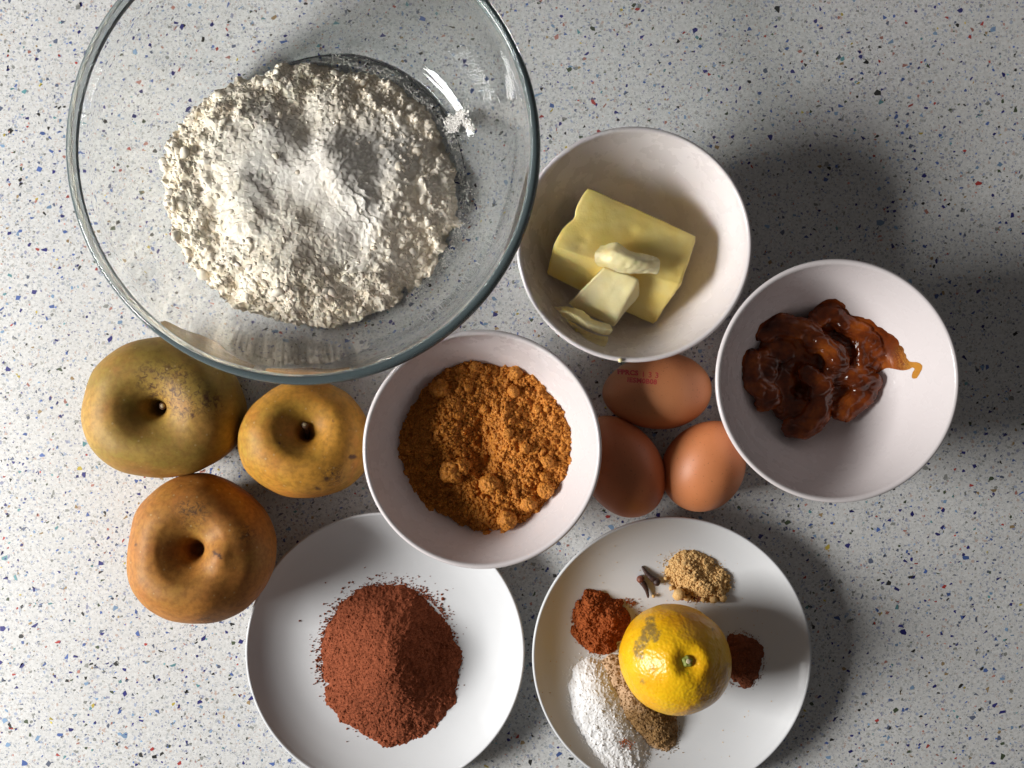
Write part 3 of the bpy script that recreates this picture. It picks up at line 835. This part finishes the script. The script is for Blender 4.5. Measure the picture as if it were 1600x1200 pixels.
# specks of powder scattered on the plates
pts = []
while len(pts) < 170:
    a, r_ = random.uniform(0, 6.28), 0.072 * math.sqrt(random.random())
    pts.append((PL2.x + r_ * math.cos(a) - 0.008, PL2.y + r_ * math.sin(a)))
pts = np.array(pts); pts = np.c_[pts, PB2(pts[:, 0], pts[:, 1]) + 0.0001]
grains('stray_specks', pts - np.array(gl), RNG.uniform(0.0001, 0.00032, len(pts)), M['ginger'], ginger, ICO1, 0.3, 0.3)

# ------------------------------------------------------------------ lemon
def uv_ball(nu, nv):
    th = np.linspace(0, np.pi, nv); ph = np.linspace(0, 2 * np.pi, nu, endpoint=False)
    T_, Ph = np.meshgrid(th, ph, indexing='ij')
    v = np.stack([np.sin(T_) * np.cos(Ph), np.sin(T_) * np.sin(Ph), np.cos(T_)], -1)
    idx = np.arange(nu * nv).reshape(nv, nu)
    f = np.stack([idx[:-1], idx[1:], np.roll(idx[1:], -1, 1), np.roll(idx[:-1], -1, 1)], -1).reshape(-1, 4)
    return v.reshape(-1, 3), f, T_.ravel(), Ph.ravel()
def in_px(V, loc, poly_px, soft):
    """0..1 mask for surface points that lie in blobs listed as (px, py, r_px)"""
    w = V + np.array(loc)
    k = FPX / (D - w[:, 2]); px = 800 + w[:, 0] * k; py = 600 - w[:, 1] * k
    wob = 4.5 * perlin(px / 9, py / 9, 3.3) + 2.5 * perlin(px / 3.5, py / 3.5, 1.2)
    m_ = np.zeros(len(V))
    for a, b_, r in poly_px:
        m_ = np.maximum(m_, sstep(soft, -soft, np.hypot(px - a, py - b_) + wob - r))
    return m_ * (V[:, 2] > -0.01)
v, f, T_, Ph = uv_ball(160, 120)
r = 0.0302 * (1 + 0.02 * np.cos(2 * Ph + 0.5) * np.sin(T_) + 0.018 * perlin(v[:, 0] * 1.8, v[:, 1] * 1.8, v[:, 2] * 1.8) + 0.006 * perlin(v[:, 0] * 6, v[:, 1] * 6, v[:, 2] * 6))
V = v * r[:, None] * 0.975; V[:, 2] *= 0.98
V[:, 2] -= 0.0025 * np.exp(-(T_ / 0.16) ** 2)
V[:, 2] += 0.0016 * np.exp(-((T_ - 0.34) / 0.16) ** 2)
V[:, 2] -= 0.004 * np.exp(-((np.pi - T_) / 0.3) ** 2)
Rm = np.array(Euler((math.radians(-14), math.radians(4), 0)).to_matrix())
V = V @ Rm.T
zmin = V[:, 2].min()
LC = P(1053, 1027, 0.033)
lloc = (LC.x, LC.y, -zmin + 0.0040)
stain = in_px(V, lloc, [(1016, 973, 9), (1013, 986, 11), (1021, 992, 11), (1008, 998, 9), (1001, 1010, 10), (998, 1020, 8), (1003, 1026, 3)], 2.0)
stain = np.maximum(stain, 0.75 * in_px(V, lloc, [(1018, 1038, 3.5), (1021, 1045, 2.5), (1004, 1065, 4), (1114, 983, 1.5), (1110, 992, 1.5)], 1.5))
tan_ = in_px(V, lloc, [(1125, 1075, 22), (1110, 1092, 20), (1132, 1050, 14), (1085, 1108, 10)], 8)
me = mesh_from('lemon_peel', V, f, attrs={'stain': stain, 'tan': tan_})
lemon = empty('lemon', (LC.x, LC.y, 0.0038), 'bright yellow lemon with a grey brown blemish, stalk end up', 'lemon')
lo_ = np.array(lloc) - np.array((LC.x, LC.y, 0.0038))
link('peel', me, M['lemon'], lemon, loc=lo_)
axis = Rm @ np.array([0, 0, 1.0]); tip = V[np.argmin(T_)]
sp = lathe('stalk', [(0, -1.6), (2.7, -1.4), (3.0, -0.4), (2.6, 0.7), (1.8, 1.5), (1.5, 1.55), (0, 1.6)], 18)
for q in sp.vertices:
    q.co *= (1 + 0.12 * math.sin(5 * math.atan2(q.co.y, q.co.x)))
sp.transform(Matrix.Scale(MM, 4))
so = link('stalk', sp, M['lemon_stem'], lemon, loc=lo_ + tip + axis * 0.0012); so.rotation_euler = (math.radians(-14), math.radians(4), 0)
sp = lathe('stalk_scar', [(0, 0.25), (0.8, 0.25), (1.25, 0.1), (1.35, -0.3), (0, -0.4)], 14); sp.transform(Matrix.Scale(MM, 4))
link('scar', sp, M['pith'], so, loc=(0.0001, 0, 0.0016))

# ------------------------------------------------------------------ cloves
def clove(head_px, tail_px, label, zt, zh, budcol):
    a, b_ = P(*head_px, zh), P(*tail_px, zt)
    base_z = min(zt, zh) - 0.0012
    root = empty('clove', (a.x, a.y, base_z), label, 'clove', 'whole cloves on the lemon plate')
    ax_ = (b_ - a); L = ax_.length; q = ax_.to_track_quat('Z', 'Y')
    bend = 0.0009
    pts = [(0.0, 1.5), (0.12, 1.75), (0.3, 1.5), (0.6, 1.15), (0.9, 0.8), (1.0, 0.45)]
    vs, fs = [], []
    seg = 10
    for i, (t, rr) in enumerate(pts):
        for k in range(seg):
            an = k * 2 * math.pi / seg
            w = 1 + 0.12 * math.sin(4 * an)
            vs.append((rr * MM * w * math.cos(an) + bend * math.sin(math.pi * t), rr * MM * w * math.sin(an), t * L))
    for i in range(len(pts) - 1):
        for k in range(seg):
            j = (k + 1) % seg; fs.append((i * seg + k, i * seg + j, (i + 1) * seg + j, (i + 1) * seg + k))
    fs.append(tuple(range(seg))[::-1]); fs.append(tuple((len(pts) - 1) * seg + k for k in range(seg)))
    st = mesh_from('clove_stalk', vs, fs); st.transform(q.to_matrix().to_4x4())
    off = a - Vector((a.x, a.y, base_z))
    link('stalk', st, M['clove'], root, loc=off)
    bd = lump_mesh('clove_bud', 0.0023, 3.0, ICO2, 0.12)
    link('bud', bd, M['clove_bud'] if budcol else M['clove'], root, loc=off - q @ Vector((0, 0, 0.0012)))
    for k in range(4):
        an = k * math.pi / 2 + 0.4
        pv = [(0.9, -0.7, 0.6), (0.9, 0.7, 0.6), (2.5, 0.0, -0.9), (1.3, 0, -0.5)]
        pv = [Vector(p_) * MM for p_ in pv]
        pm = mesh_from('sepal', [tuple(p_) for p_ in pv], [(0, 1, 2), (0, 3, 1), (1, 3, 2), (2, 3, 0)], smooth=False)
        pm.transform(q.to_matrix().to_4x4() @ Matrix.Rotation(an, 4, 'Z'))
        link('sepal', pm, M['clove'], root, loc=off)
clove((1002, 908), (1013, 934), 'clove with a reddish bud, its stalk running under the lemon', 0.0058, 0.0062, True)
clove((1024, 907), (1003, 885), 'dark clove lying next to the ginger powder', 0.0058, 0.0066, False)

# ------------------------------------------------------------------ eggs
def egg(px, py, L, W, rot, tilt, mat, label, k, zc=None):
    v, f, T_, Ph = uv_ball(96, 72)
    z = v[:, 2]                      # long axis; blunt end at -z
    w = W / 2 * (1 - 0.10 * z - 0.05 * z * z)
    V = np.c_[v[:, 0] * w, v[:, 1] * w, z * L / 2]
    V *= (1 + 0.006 * perlin(v[:, 0] * 2 + k, v[:, 1] * 2, v[:, 2] * 2))[:, None]
    # lay on its side: long axis towards +x, then tilt and turn
    R = np.array((Euler((0, 0, rot)).to_matrix() @ Euler((0, math.pi / 2 - tilt, 0)).to_matrix()))
    V = V @ R.T
    zm = V[:, 2].min()
    c = P(px, py, -zm)
    me = mesh_from('egg_shell', V, f)
    root = empty('egg', (c.x, c.y, 0), label, 'egg', 'brown hen eggs')
    sh = link('shell', me, mat, root, loc=(0, 0, -zm))
    return root, sh, V + np.array([c.x, c.y, -zm]), f
e1, s1, EV, EF = egg(1026, 611, .0605, .0425, 0.05 + math.pi, 0.0, M['egg'][0], 'tan egg with a faint red stamp, beneath the rim of the butter bowl', 1)
egg(971, 728, .0600, .0435, math.radians(118), 0.0, M['egg'][1], 'darkest brown egg, half hidden by the brown sugar bowl', 2)
egg(1101, 727, .0560, .0440, math.radians(65), 0.55, M['egg'][2], 'light orange brown egg between the plate and the jam bowl', 3)
# red print on the first egg
bvh = BVHTree.FromPolygons([tuple(q) for q in EV], [tuple(int(i) for i in t) for t in EF])
def stamp(text, px, py, size, rot, parent, thick=0.0):
    cu = bpy.data.curves.new('stamp_text', 'FONT'); cu.body = text; cu.size = size; cu.align_x = 'CENTER'; cu.align_y = 'CENTER'
    cu.offset = thick; cu.resolution_u = 3; cu.space_character = 1.05
    to = bpy.data.objects.new('stamp_text', cu); COL.objects.link(to)
    bpy.context.view_layer.update()
    me = bpy.data.meshes.new_from_object(to.evaluated_get(bpy.context.evaluated_depsgraph_get()))
    bpy.data.objects.remove(to)
    c = P(px, py, 0.041); Rz = Matrix.Rotation(rot, 3, 'Z')
    bm = bmesh.new(); bm.from_mesh(me)
    bmesh.ops.subdivide_edges(bm, edges=[e for e in bm.edges if e.calc_length() > 0.0006], cuts=2, use_grid_fill=False)
    bmesh.ops.triangulate(bm, faces=bm.faces[:])
    for v_ in bm.verts:
        w = Rz @ v_.co
        hit, nrm, _, _ = bvh.ray_cast(Vector((c.x + w.x, c.y + w.y, 0.2)), Vector((0, 0, -1)))
        if hit is None:
            hit, nrm = Vector((c.x + w.x, c.y + w.y, 0.02)), Vector((0, 0, 1))
        v_.co = hit + nrm * 0.00006 - Vector(parent.location)
    bm.to_mesh(me); bm.free()
    me.name = 'stamp'
    return link('printed_stamp', me, M['ink'], parent)
stamp('1 3 3', 1016.5, 586, 0.0042, -0.09, e1, 0.00008)
stamp('IESM0B08', 1004, 595.5, 0.0036, -0.09, e1, 0.00014)
stamp('FPRCS', 984, 582, 0.0036, -0.09, e1, 0.0002)

# ------------------------------------------------------------------ apples
AP = [(0, .14), (0.04, .15), (0.07, .25), (0.105, .385), (0.16, .485), (0.25, .555), (0.37, .615), (0.50, .65), (0.64, .635), (0.79, .55), (0.915, .385), (0.985, .18), (0.985, -.14), (0.90, -.42), (0.74, -.62), (0.55, -.72), (0.36, -.74), (0.2, -.68), (0.08, -.58), (0, -.56)]
def apple(px, py, rx, ry, H, tilt, lobes, seed, mat, label, spots, russ, stem_px=None, dents=(), cav=1.0, zc=0.034):
    pr = crom([(r_ * (1 + (cav - 1) * max(0.0, 1 - r_ / 0.5) * (z_ > 0)), z_) for r_, z_ in AP], 7)
    nu = 144; th = np.linspace(0, 2 * np.pi, nu, endpoint=False)
    r0 = pr[:, 0][:, None] * np.ones(nu); z0 = pr[:, 1][:, None] * np.ones(nu); TH = np.ones(len(pr))[:, None] * th
    s = sstep(0.1, 0.75, pr[:, 0])[:, None]
    lob = sum(a * np.cos(k * TH + p_) for k, a, p_ in lobes)
    r_ = r0 * (1 + lob * s)
    z_ = z0 + 0.5 * lob * sstep(0.1, 0.5, r0) * np.sign(z0) * 0.8
    x, y = r_ * np.cos(TH), r_ * np.sin(TH)
    nz = perlin(x * 1.3 + seed, y * 1.3, z_ * 1.3); nz2 = perlin(x * 3 + seed, y * 3, z_ * 3)
    k = 1 + 0.038 * nz * s + 0.012 * nz2 * s
    V = np.stack([x * k * rx, y * k * ry, z_ * k * H], -1)
    top = sstep(0.62, 0.30, np.arange(len(pr)) / len(pr))[:, None]
    for (dx_, dy_, w_, dep) in dents:
        g = np.exp(-(((V[..., 0] - dx_) ** 2 + (V[..., 1] - dy_) ** 2) / w_ ** 2)) * top
        V[..., 2] += dep * g
    # poles -> keep as tiny rings (closed by merge)
    V[0] = V[0].mean(0); V[-1] = V[-1].mean(0)
    nv = len(pr)
    idx = np.arange(nu * nv).reshape(nv, nu)
    f = np.stack([idx[:-1], idx[1:], np.roll(idx[1:], -1, 1), np.roll(idx[:-1], -1, 1)], -1).reshape(-1, 4)
    V = V.reshape(-1, 3)
    E = Euler(tilt); R = np.array(E.to_matrix()); V = V @ R.T
    zm = V[:, 2].min(); c = P(px, py, zc)
    W = V.copy(); W[:, 2] -= zm
    loc0 = np.array((c.x, c.y, 0))
    sp = in_px(W, loc0, spots, 1.6); ru = in_px(W, loc0, russ, 14)
    me = mesh_from('apple_skin', W, f, attrs={'spot': sp, 'russet': ru})
    bm = bmesh.new(); bm.from_mesh(me); bmesh.ops.remove_doubles(bm, verts=bm.verts[:], dist=1e-6); bm.to_mesh(me); bm.free()
    root = empty('apple', (c.x, c.y, 0), label, 'apple', 'russet apples')
    link('skin', me, mat, root)
    if stem_px is not None:
        # dry stalk standing in the hollow
        b0 = Vector(W[0]) + Vector((0, 0, -0.001)); a_ = P(*stem_px, 0.050) - Vector((c.x, c.y, 0))
        pts = [b0, b0.lerp(a_, 0.5) + Vector((0.0008, 0, 0)), a_]
        P3 = crom([tuple(q) for q in pts], 5); rad_ = np.interp(np.linspace(0, 1, len(P3)), [0, .75, .9, 1], [0.0013, 0.0012, 0.0019, 0.0017])
        vs, fs = [], []; sg = 12
        d_ = (a_ - b0).normalized(); u_ = d_.orthogonal().normalized(); w_ = d_.cross(u_)
        for i, q in enumerate(P3):
            for j in range(sg):
                an = j * 2 * math.pi / sg; rr = rad_[i] * (1 + 0.12 * math.sin(3 * an + i))
                vs.append(tuple(Vector(q) + (u_ * math.cos(an) + w_ * math.sin(an)) * rr))
        for i in range(len(P3) - 1):
            for j in range(sg):
                k2 = (j + 1) % sg; fs.append((i * sg + j, i * sg + k2, (i + 1) * sg + k2, (i + 1) * sg + j))
        fs.append(tuple((len(P3) - 1) * sg + j for j in range(sg)))
        st = link('stalk', mesh_from('apple_stalk', vs, fs), M['stem'], root)
        tp = lathe('stalk_tip', [(0, .22), (.9, .2), (1.15, -.1), (0, -.3)], 12); tp.transform(Matrix.Scale(MM, 4))
        t_ = link('stalk_tip', tp, M['pith'], st, loc=a_); t_.rotation_euler = d_.to_track_quat('Z', 'Y').to_euler()
    return root
apple(258, 638, .0425, .0385, .0420, (-0.03, 0.10, 0.0), [(2, .006, 2.2), (3, .012, 0.8)], 2.0, M['apple'][0],
      'olive green russet apple under the rim of the glass bowl, upper left of the three',
      [(302, 651, 3), (325, 625, 4), (318, 620, 2.5)], [(265, 605, 40), (290, 620, 34), (328, 628, 20), (235, 590, 22)], (254, 634), cav=1.15, dents=((0.012, 0.004, 0.012, 0.002), (0.014, -0.016, 0.010, -0.0015)))
apple(480, 688, .0352, .0325, .0385, (-0.28, 0.20, 0.0), [(2, .02, 0.3), (3, .018, 2.2), (4, .010, 0.6)], 8.0, M['apple'][1],
      'golden apple between the glass bowl and the brown sugar bowl', [(549, 713, 5), (521, 658, 2.5), (512, 748, 3), (438, 694, 2), (497, 764, 2)], [(520, 745, 16)], (476, 663), cav=1.15, dents=((0.010, 0.0, 0.010, 0.0015),), zc=0.031)
apple(316, 858, .0398, .0395, .0415, (-0.14, 0.12, 0.2), [(2, .028, 2.6), (3, .024, 1.0), (5, .009, 1.0)], 15.0, M['apple'][2],
      'rusty orange apple with a deep stalkless hollow, beside the cocoa plate', [(336, 865, 2), (343, 870, 2), (305, 800, 1.5), (212, 850, 1.5)], [(385, 835, 14), (320, 985, 20), (300, 800, 24)], None, cav=1.28, dents=((0.0125, -0.006, 0.0075, 0.0040), (0.018, -0.022, 0.012, -0.0025)))

# ------------------------------------------------------------------ butter
def hexa(name, c8, n, soft, amp, wl, seed, mods=None):
    """lumpy box through eight corners: bottom 4 then top 4 (counter-clockwise)"""
    c8 = np.array(c8, float)
    bm = bmesh.new(); bmesh.ops.create_cube(bm, size=2.0)
    bmesh.ops.subdivide_edges(bm, edges=bm.edges[:], cuts=n, use_grid_fill=True)
    V = np.array([v_.co[:] for v_ in bm.verts]); p = np.abs(V)
    # pull edges in a little so that they are rounded
    srt = np.sort(p, axis=1); e = sstep(0.78, 1.0, srt[:, 1]) * sstep(0.9, 1.0, srt[:, 2]); e2 = sstep(0.78, 1.0, srt[:, 0]) * e
    V = V * (1 - soft * e - soft * 0.6 * e2)[:, None]
    s, t, w = [(V[:, i] + 1) / 2 for i in range(3)]
    Wt = [(1 - s) * (1 - t) * (1 - w), s * (1 - t) * (1 - w), s * t * (1 - w), (1 - s) * t * (1 - w), (1 - s) * (1 - t) * w, s * (1 - t) * w, s * t * w, (1 - s) * t * w]
    X = sum(wi[:, None] * c8[i] for i, wi in enumerate(Wt))
    for i, v_ in enumerate(bm.verts):
        v_.co = X[i]
    bm.normal_update()
    bmesh.ops.recalc_face_normals(bm, faces=bm.faces[:])
    Nn = np.array([v_.normal[:] for v_ in bm.verts])
    d = amp * perlin(X[:, 0] / wl + seed, X[:, 1] / wl, X[:, 2] / wl) + amp * 0.35 * perlin(X[:, 0] / wl * 3 + seed, X[:, 1] / wl * 3, X[:, 2] / wl * 3)
    X2 = X + Nn * d[:, None]
    if mods:
        X2 = mods(X2, V)
    for i, v_ in enumerate(bm.verts):
        v_.co = X2[i]
    me = bpy.data.meshes.new(name); bm.to_mesh(me); bm.free()
    me.polygons.foreach_set('use_smooth', [True] * len(me.polygons))
    return me
def PP(px, py, z): return np.array(P(px, py, z * MM))
def floor_clip(sc=0.985):
    bb = bowl_base(BUTTER_C.x, BUTTER_C.y, sc)
    def fn(X, V):
        X = X.copy(); X[:, 2] = np.maximum(X[:, 2], bb(X[:, 0], X[:, 1]) + 0.0004); return X
    return fn
def block_mod(X, V):
    k = FPX / (D - X[:, 2]); px = 800 + X[:, 0] * k; py = 600 - X[:, 1] * k
    X = X.copy()
    # bite out of the left edge, knife dents on top
    g = np.exp(-(((px - 884) / 13) ** 2 + ((py - 338) / 11) ** 2)); X[:, 0] += 0.0030 * g; X[:, 2] -= 0.0015 * g
    for a, b_, r_, dp in ((912, 372, 7, .0014), (906, 387, 6, .0012), (1002, 357, 8, -.0010), (985, 362, 6, .0008), (930, 320, 6, .0007), (950, 395, 9, .0010), (1012, 398, 9, .0008)):
        X[:, 2] -= 0.6 * dp * np.exp(-(((px - a) / r_) ** 2 + ((py - b_) / r_) ** 2)) * (V[:, 2] > 0.5)
    return floor_clip()(X, V)
bl = (BUTTER_C.x, BUTTER_C.y, 0.0066)
me = hexa('butter_block', [PP(851, 430, 35), PP(1022, 510, 27), PP(1072, 398, 15), PP(930, 318, 15),
                           PP(861, 386, 54), PP(1066, 446, 48), PP(1091, 369, 47), PP(916, 290, 54)], 40, 0.022, 0.0005, 0.014, 1.0, block_mod)
o = link('butter_block', recentre(me, bl), M['butter'], loc=bl); tag(o, 'thick yellow butter block, largest piece in the bowl', 'butter')
sl = tuple(PP(940, 465, 36))
me = hexa('butter_slice', [PP(890, 478, 38), PP(958, 512, 37), PP(1000, 462, 42), PP(945, 424, 46),
                           PP(887, 474, 45), PP(962, 506, 44), PP(1000, 434, 56), PP(944, 416, 57)], 14, 0.03, 0.0006, 0.007, 5.0, floor_clip())
o = link('butter_slice', recentre(me, sl), M['butter_pale'], loc=sl); tag(o, 'pale square butter slice leaning on the front of the block', 'butter')

def shaving(name, rows, thick, seed, label, loc):
    """thin curled sheet: rows of (px, py, z_mm) control points"""
    rows = [crom([tuple(PP(*p_)) for p_ in r_], 14) for r_ in rows]
    G = np.array(rows)
    G = np.stack([crom(G[:, i], 12) for i in range(G.shape[1])], 1)
    a, b_ = G.shape[:2]
    du = np.gradient(G, axis=0); dv = np.gradient(G, axis=1); Nn = np.cross(du, dv); Nn /= np.linalg.norm(Nn, axis=2)[..., None]
    Nn *= np.sign(Nn[..., 2:3])
    ii, jj = np.meshgrid(np.arange(a) / a, np.arange(b_) / b_, indexing='ij')
    rid = 0.00010 * np.sin(jj * 52 + ii * 9 + 3 * perlin(ii * 3, jj * 3, seed)) + 0.0005 * perlin(ii * 2.5, jj * 5, seed + 2) + 0.0002 * perlin(ii * 9, jj * 14, seed + 4)
    G = G + Nn * rid[..., None]
    edge = np.minimum(np.minimum(ii, 1 - 1 / a - ii), np.minimum(jj, 1 - 1 / b_ - jj)); tk = thick * (0.25 + 0.75 * sstep(0, 0.12, edge)) * (1 + 0.4 * perlin(ii * 4, jj * 4, seed + 5))
    top = G; bot = G - Nn * tk[..., None]
    V = np.vstack([top.reshape(-1, 3), bot.reshape(-1, 3)])
    bb = bowl_base(BUTTER_C.x, BUTTER_C.y, 0.985)
    V[:, 2] = np.maximum(V[:, 2], bb(V[:, 0], V[:, 1]) + 0.0003)
    idx = np.arange(a * b_).reshape(a, b_); F = []
    for i in range(a - 1):
        for j in range(b_ - 1):
            F.append((idx[i, j], idx[i + 1, j], idx[i + 1, j + 1], idx[i, j + 1]))
            n_ = a * b_; F.append((n_ + idx[i, j], n_ + idx[i, j + 1], n_ + idx[i + 1, j + 1], n_ + idx[i + 1, j]))
    bd = [idx[i, 0] for i in range(a)] + [idx[a - 1, j] for j in range(1, b_)] + [idx[i, b_ - 1] for i in range(a - 2, -1, -1)] + [idx[0, j] for j in range(b_ - 2, 0, -1)]
    for p_, q_ in zip(bd, bd[1:] + bd[:1]):
        F.append((p_, q_, q_ + a * b_, p_ + a * b_))
    me = mesh_from(name, V - np.array(loc), [tuple(int(x) for x in t) for t in F])
    bm = bmesh.new(); bm.from_mesh(me); bmesh.ops.recalc_face_normals(bm, faces=bm.faces[:]); bm.to_mesh(me); bm.free()
    o = link(name, me, M['butter_pale'], loc=loc); tag(o, label, 'butter', 'butter shavings')
    return o
shaving('butter_shaving', [[(938, 384, 55), (962, 379, 59), (985, 392, 60), (1012, 398, 57), (1026, 402, 55)],
                           [(930, 396, 58), (956, 394, 63), (984, 402, 64), (1008, 408, 61), (1031, 408, 57)],
                           [(929, 408, 56), (952, 411, 61), (978, 416, 62), (1004, 420, 59), (1031, 420, 55)],
                           [(935, 416, 53), (956, 421, 56), (975, 427, 57), (1002, 427, 55), (1027, 428, 53)]], 0.0022, 3, 'ridged pale butter shaving lying on top of the block', tuple(PP(980, 405, 53)))
shaving('butter_shaving', [[(866, 479, 52), (886, 479, 52), (908, 485, 51), (930, 500, 49), (952, 506, 47)],
                           [(872, 486, 54), (890, 489, 55), (912, 500, 54), (934, 510, 51), (957, 515, 48)],
                           [(880, 496, 50), (898, 503, 51), (918, 513, 50), (936, 521, 48), (952, 524, 46)]], 0.0022, 9, 'thin butter curl at the bowl wall below the slice, upper of two', tuple(PP(910, 500, 48)))
shaving('butter_shaving', [[(886, 500, 48), (900, 508, 48), (916, 517, 47), (932, 524, 46), (950, 526, 45)],
                           [(892, 508, 47), (906, 517, 47), (920, 526, 46), (934, 531, 45), (950, 533, 44)],
                           [(900, 514, 47), (912, 524, 47), (924, 532, 47), (934, 537, 47), (944, 542, 47)]], 0.0018, 14, 'thin butter curl at the bowl wall below the slice, lowest piece', tuple(PP(920, 522, 44)))
q = P(969, 563, 0.0606)
o = link('butter_crumb', lump_mesh('butter_crumb', 0.0011, 4.4, ICO2), M['butter_pale'], loc=(q.x, q.y, 0.0613)); tag(o, 'tiny butter crumb stuck on the rim of the butter bowl', 'butter')

# ------------------------------------------------------------------ jam
JB = bowl_base(JAM_C.x, JAM_C.y, 1.02)
bm = bmesh.new()
def blob(px, py, z, rx, ry, rz, rot=0.0):
    q = P(px, py, z * MM)
    Mx = Matrix.Translation(q) @ Matrix.Rotation(rot, 4, 'Z') @ Matrix.Diagonal((rx * MM, ry * MM, rz * MM, 1))
    bmesh.ops.create_icosphere(bm, subdivisions=3, radius=1.0, matrix=Mx)
def rope(pts):
    pts = crom([(*tuple(P(a, b_, z * MM)), r_ * MM) for a, b_, z, r_ in pts], 7)
    for p_ in pts:
        bmesh.ops.create_icosphere(bm, subdivisions=2, radius=1.0, matrix=Matrix.Translation(Vector(p_[:3])) @ Matrix.Diagonal((p_[3],) * 3 + (1,)))
for a in [(1232, 540, 14, 18, 16, 9), (1215, 600, 13, 16, 15, 8), (1290, 560, 14, 20, 18, 9), (1330, 545, 15, 18, 14, 9), (1250, 630, 12, 16, 14, 8), (1310, 610, 13, 17, 14, 8, 0.5),
          (1195, 575, 18, 10, 12, 7), (1290, 500, 20, 8, 7, 6), (1355, 560, 19, 12, 10, 7)]:
    blob(*a)
rope([(1195, 520, 22, 6), (1225, 508, 25, 7), (1262, 515, 26, 7), (1275, 540, 25, 6)])
rope([(1280, 500, 24, 5.5), (1300, 485, 26, 6), (1322, 505, 25, 6), (1352, 520, 25, 7), (1378, 545, 23, 6.5), (1392, 568, 21, 4), (1400, 573, 20, 2.2)])
rope([(1270, 515, 27, 5), (1290, 535, 28, 6), (1310, 560, 27, 7.5), (1302, 578, 24, 6)])
rope([(1265, 585, 23, 6), (1283, 600, 24, 7), (1283, 635, 23, 7.5), (1262, 665, 21, 7.5), (1238, 668, 20, 6)])
rope([(1310, 588, 22, 5), (1345, 590, 24, 7), (1362, 598, 23, 7), (1345, 620, 21, 7.5), (1318, 640, 19, 7)])
rope([(1175, 560, 21, 6), (1180, 595, 20, 7), (1205, 620, 19, 7), (1190, 632, 18, 4)])
rope([(1340, 520, 23, 5), (1350, 550, 24, 5.5), (1345, 575, 23, 5)])
rope([(1398, 572, 20, 2.0), (1409, 570, 20.5, 1.2), (1413, 575, 21.5, 1.1), (1411, 583, 21.5, 1.3), (1409, 590, 21, 1.1)])
tmp_me = bpy.data.meshes.new('jam_raw'); bm.to_mesh(tmp_me); bm.free()
tmp = bpy.data.objects.new('jam_raw', tmp_me); COL.objects.link(tmp)
md = tmp.modifiers.new('r', 'REMESH'); md.mode = 'VOXEL'; md.voxel_size = 0.00062; md.use_smooth_shade = True
md = tmp.modifiers.new('s', 'SMOOTH'); md.factor = 0.5; md.iterations = 5
bpy.context.view_layer.update()
me = bpy.data.meshes.new_from_object(tmp.evaluated_get(bpy.context.evaluated_depsgraph_get()))
bpy.data.objects.remove(tmp)
V = np.zeros(len(me.vertices) * 3, np.float32); me.vertices.foreach_get('co', V); V = V.reshape(-1, 3).astype(float)
Nn = np.zeros_like(V, dtype=np.float32).ravel(); me.vertices.foreach_get('normal', Nn); Nn = Nn.reshape(-1, 3)
k = FPX / (D - V[:, 2]); px_ = 800 + V[:, 0] * k; py_ = 600 - V[:, 1] * k
thin = sstep(1392, 1408, px_)
V[:, 2] = 0.010 + (V[:, 2] - 0.010) * 0.80
V += Nn * (0.0014 * perlin(V[:, 0] / .009, V[:, 1] / .008, V[:, 2] / .008) - 0.0013 * np.maximum(0, 0.25 - np.abs(perlin(V[:, 0] / .010 + 4, V[:, 1] / .006, V[:, 2] / .008))) * 2.2 + 0.0003 * perlin(V[:, 0] / .0036, V[:, 1] / .0036, V[:, 2] / .0036) + 0.0001 * perlin(V[:, 0] / .0017, V[:, 1] / .0017, V[:, 2] / .0017))[:, None] * (1 - thin)[:, None]
V[:, 2] = np.maximum(V[:, 2], JB(V[:, 0], V[:, 1]) + 0.0002)
jl = (JAM_C.x - 0.006, JAM_C.y, 0.0064)
me.vertices.foreach_set('co', (V - np.array(jl)).astype(np.float32).ravel())
a = me.attributes.new('thin', 'FLOAT', 'POINT'); a.data.foreach_set('value', thin.astype(np.float32))
me.update(); me.polygons.foreach_set('use_smooth', [True] * len(me.polygons)); me.name = 'jam'
o = link('jam_blob', me, M['jam'], loc=jl); tag(o, 'glossy dark red brown jam dolloped in folds with an orange drip', 'jam')
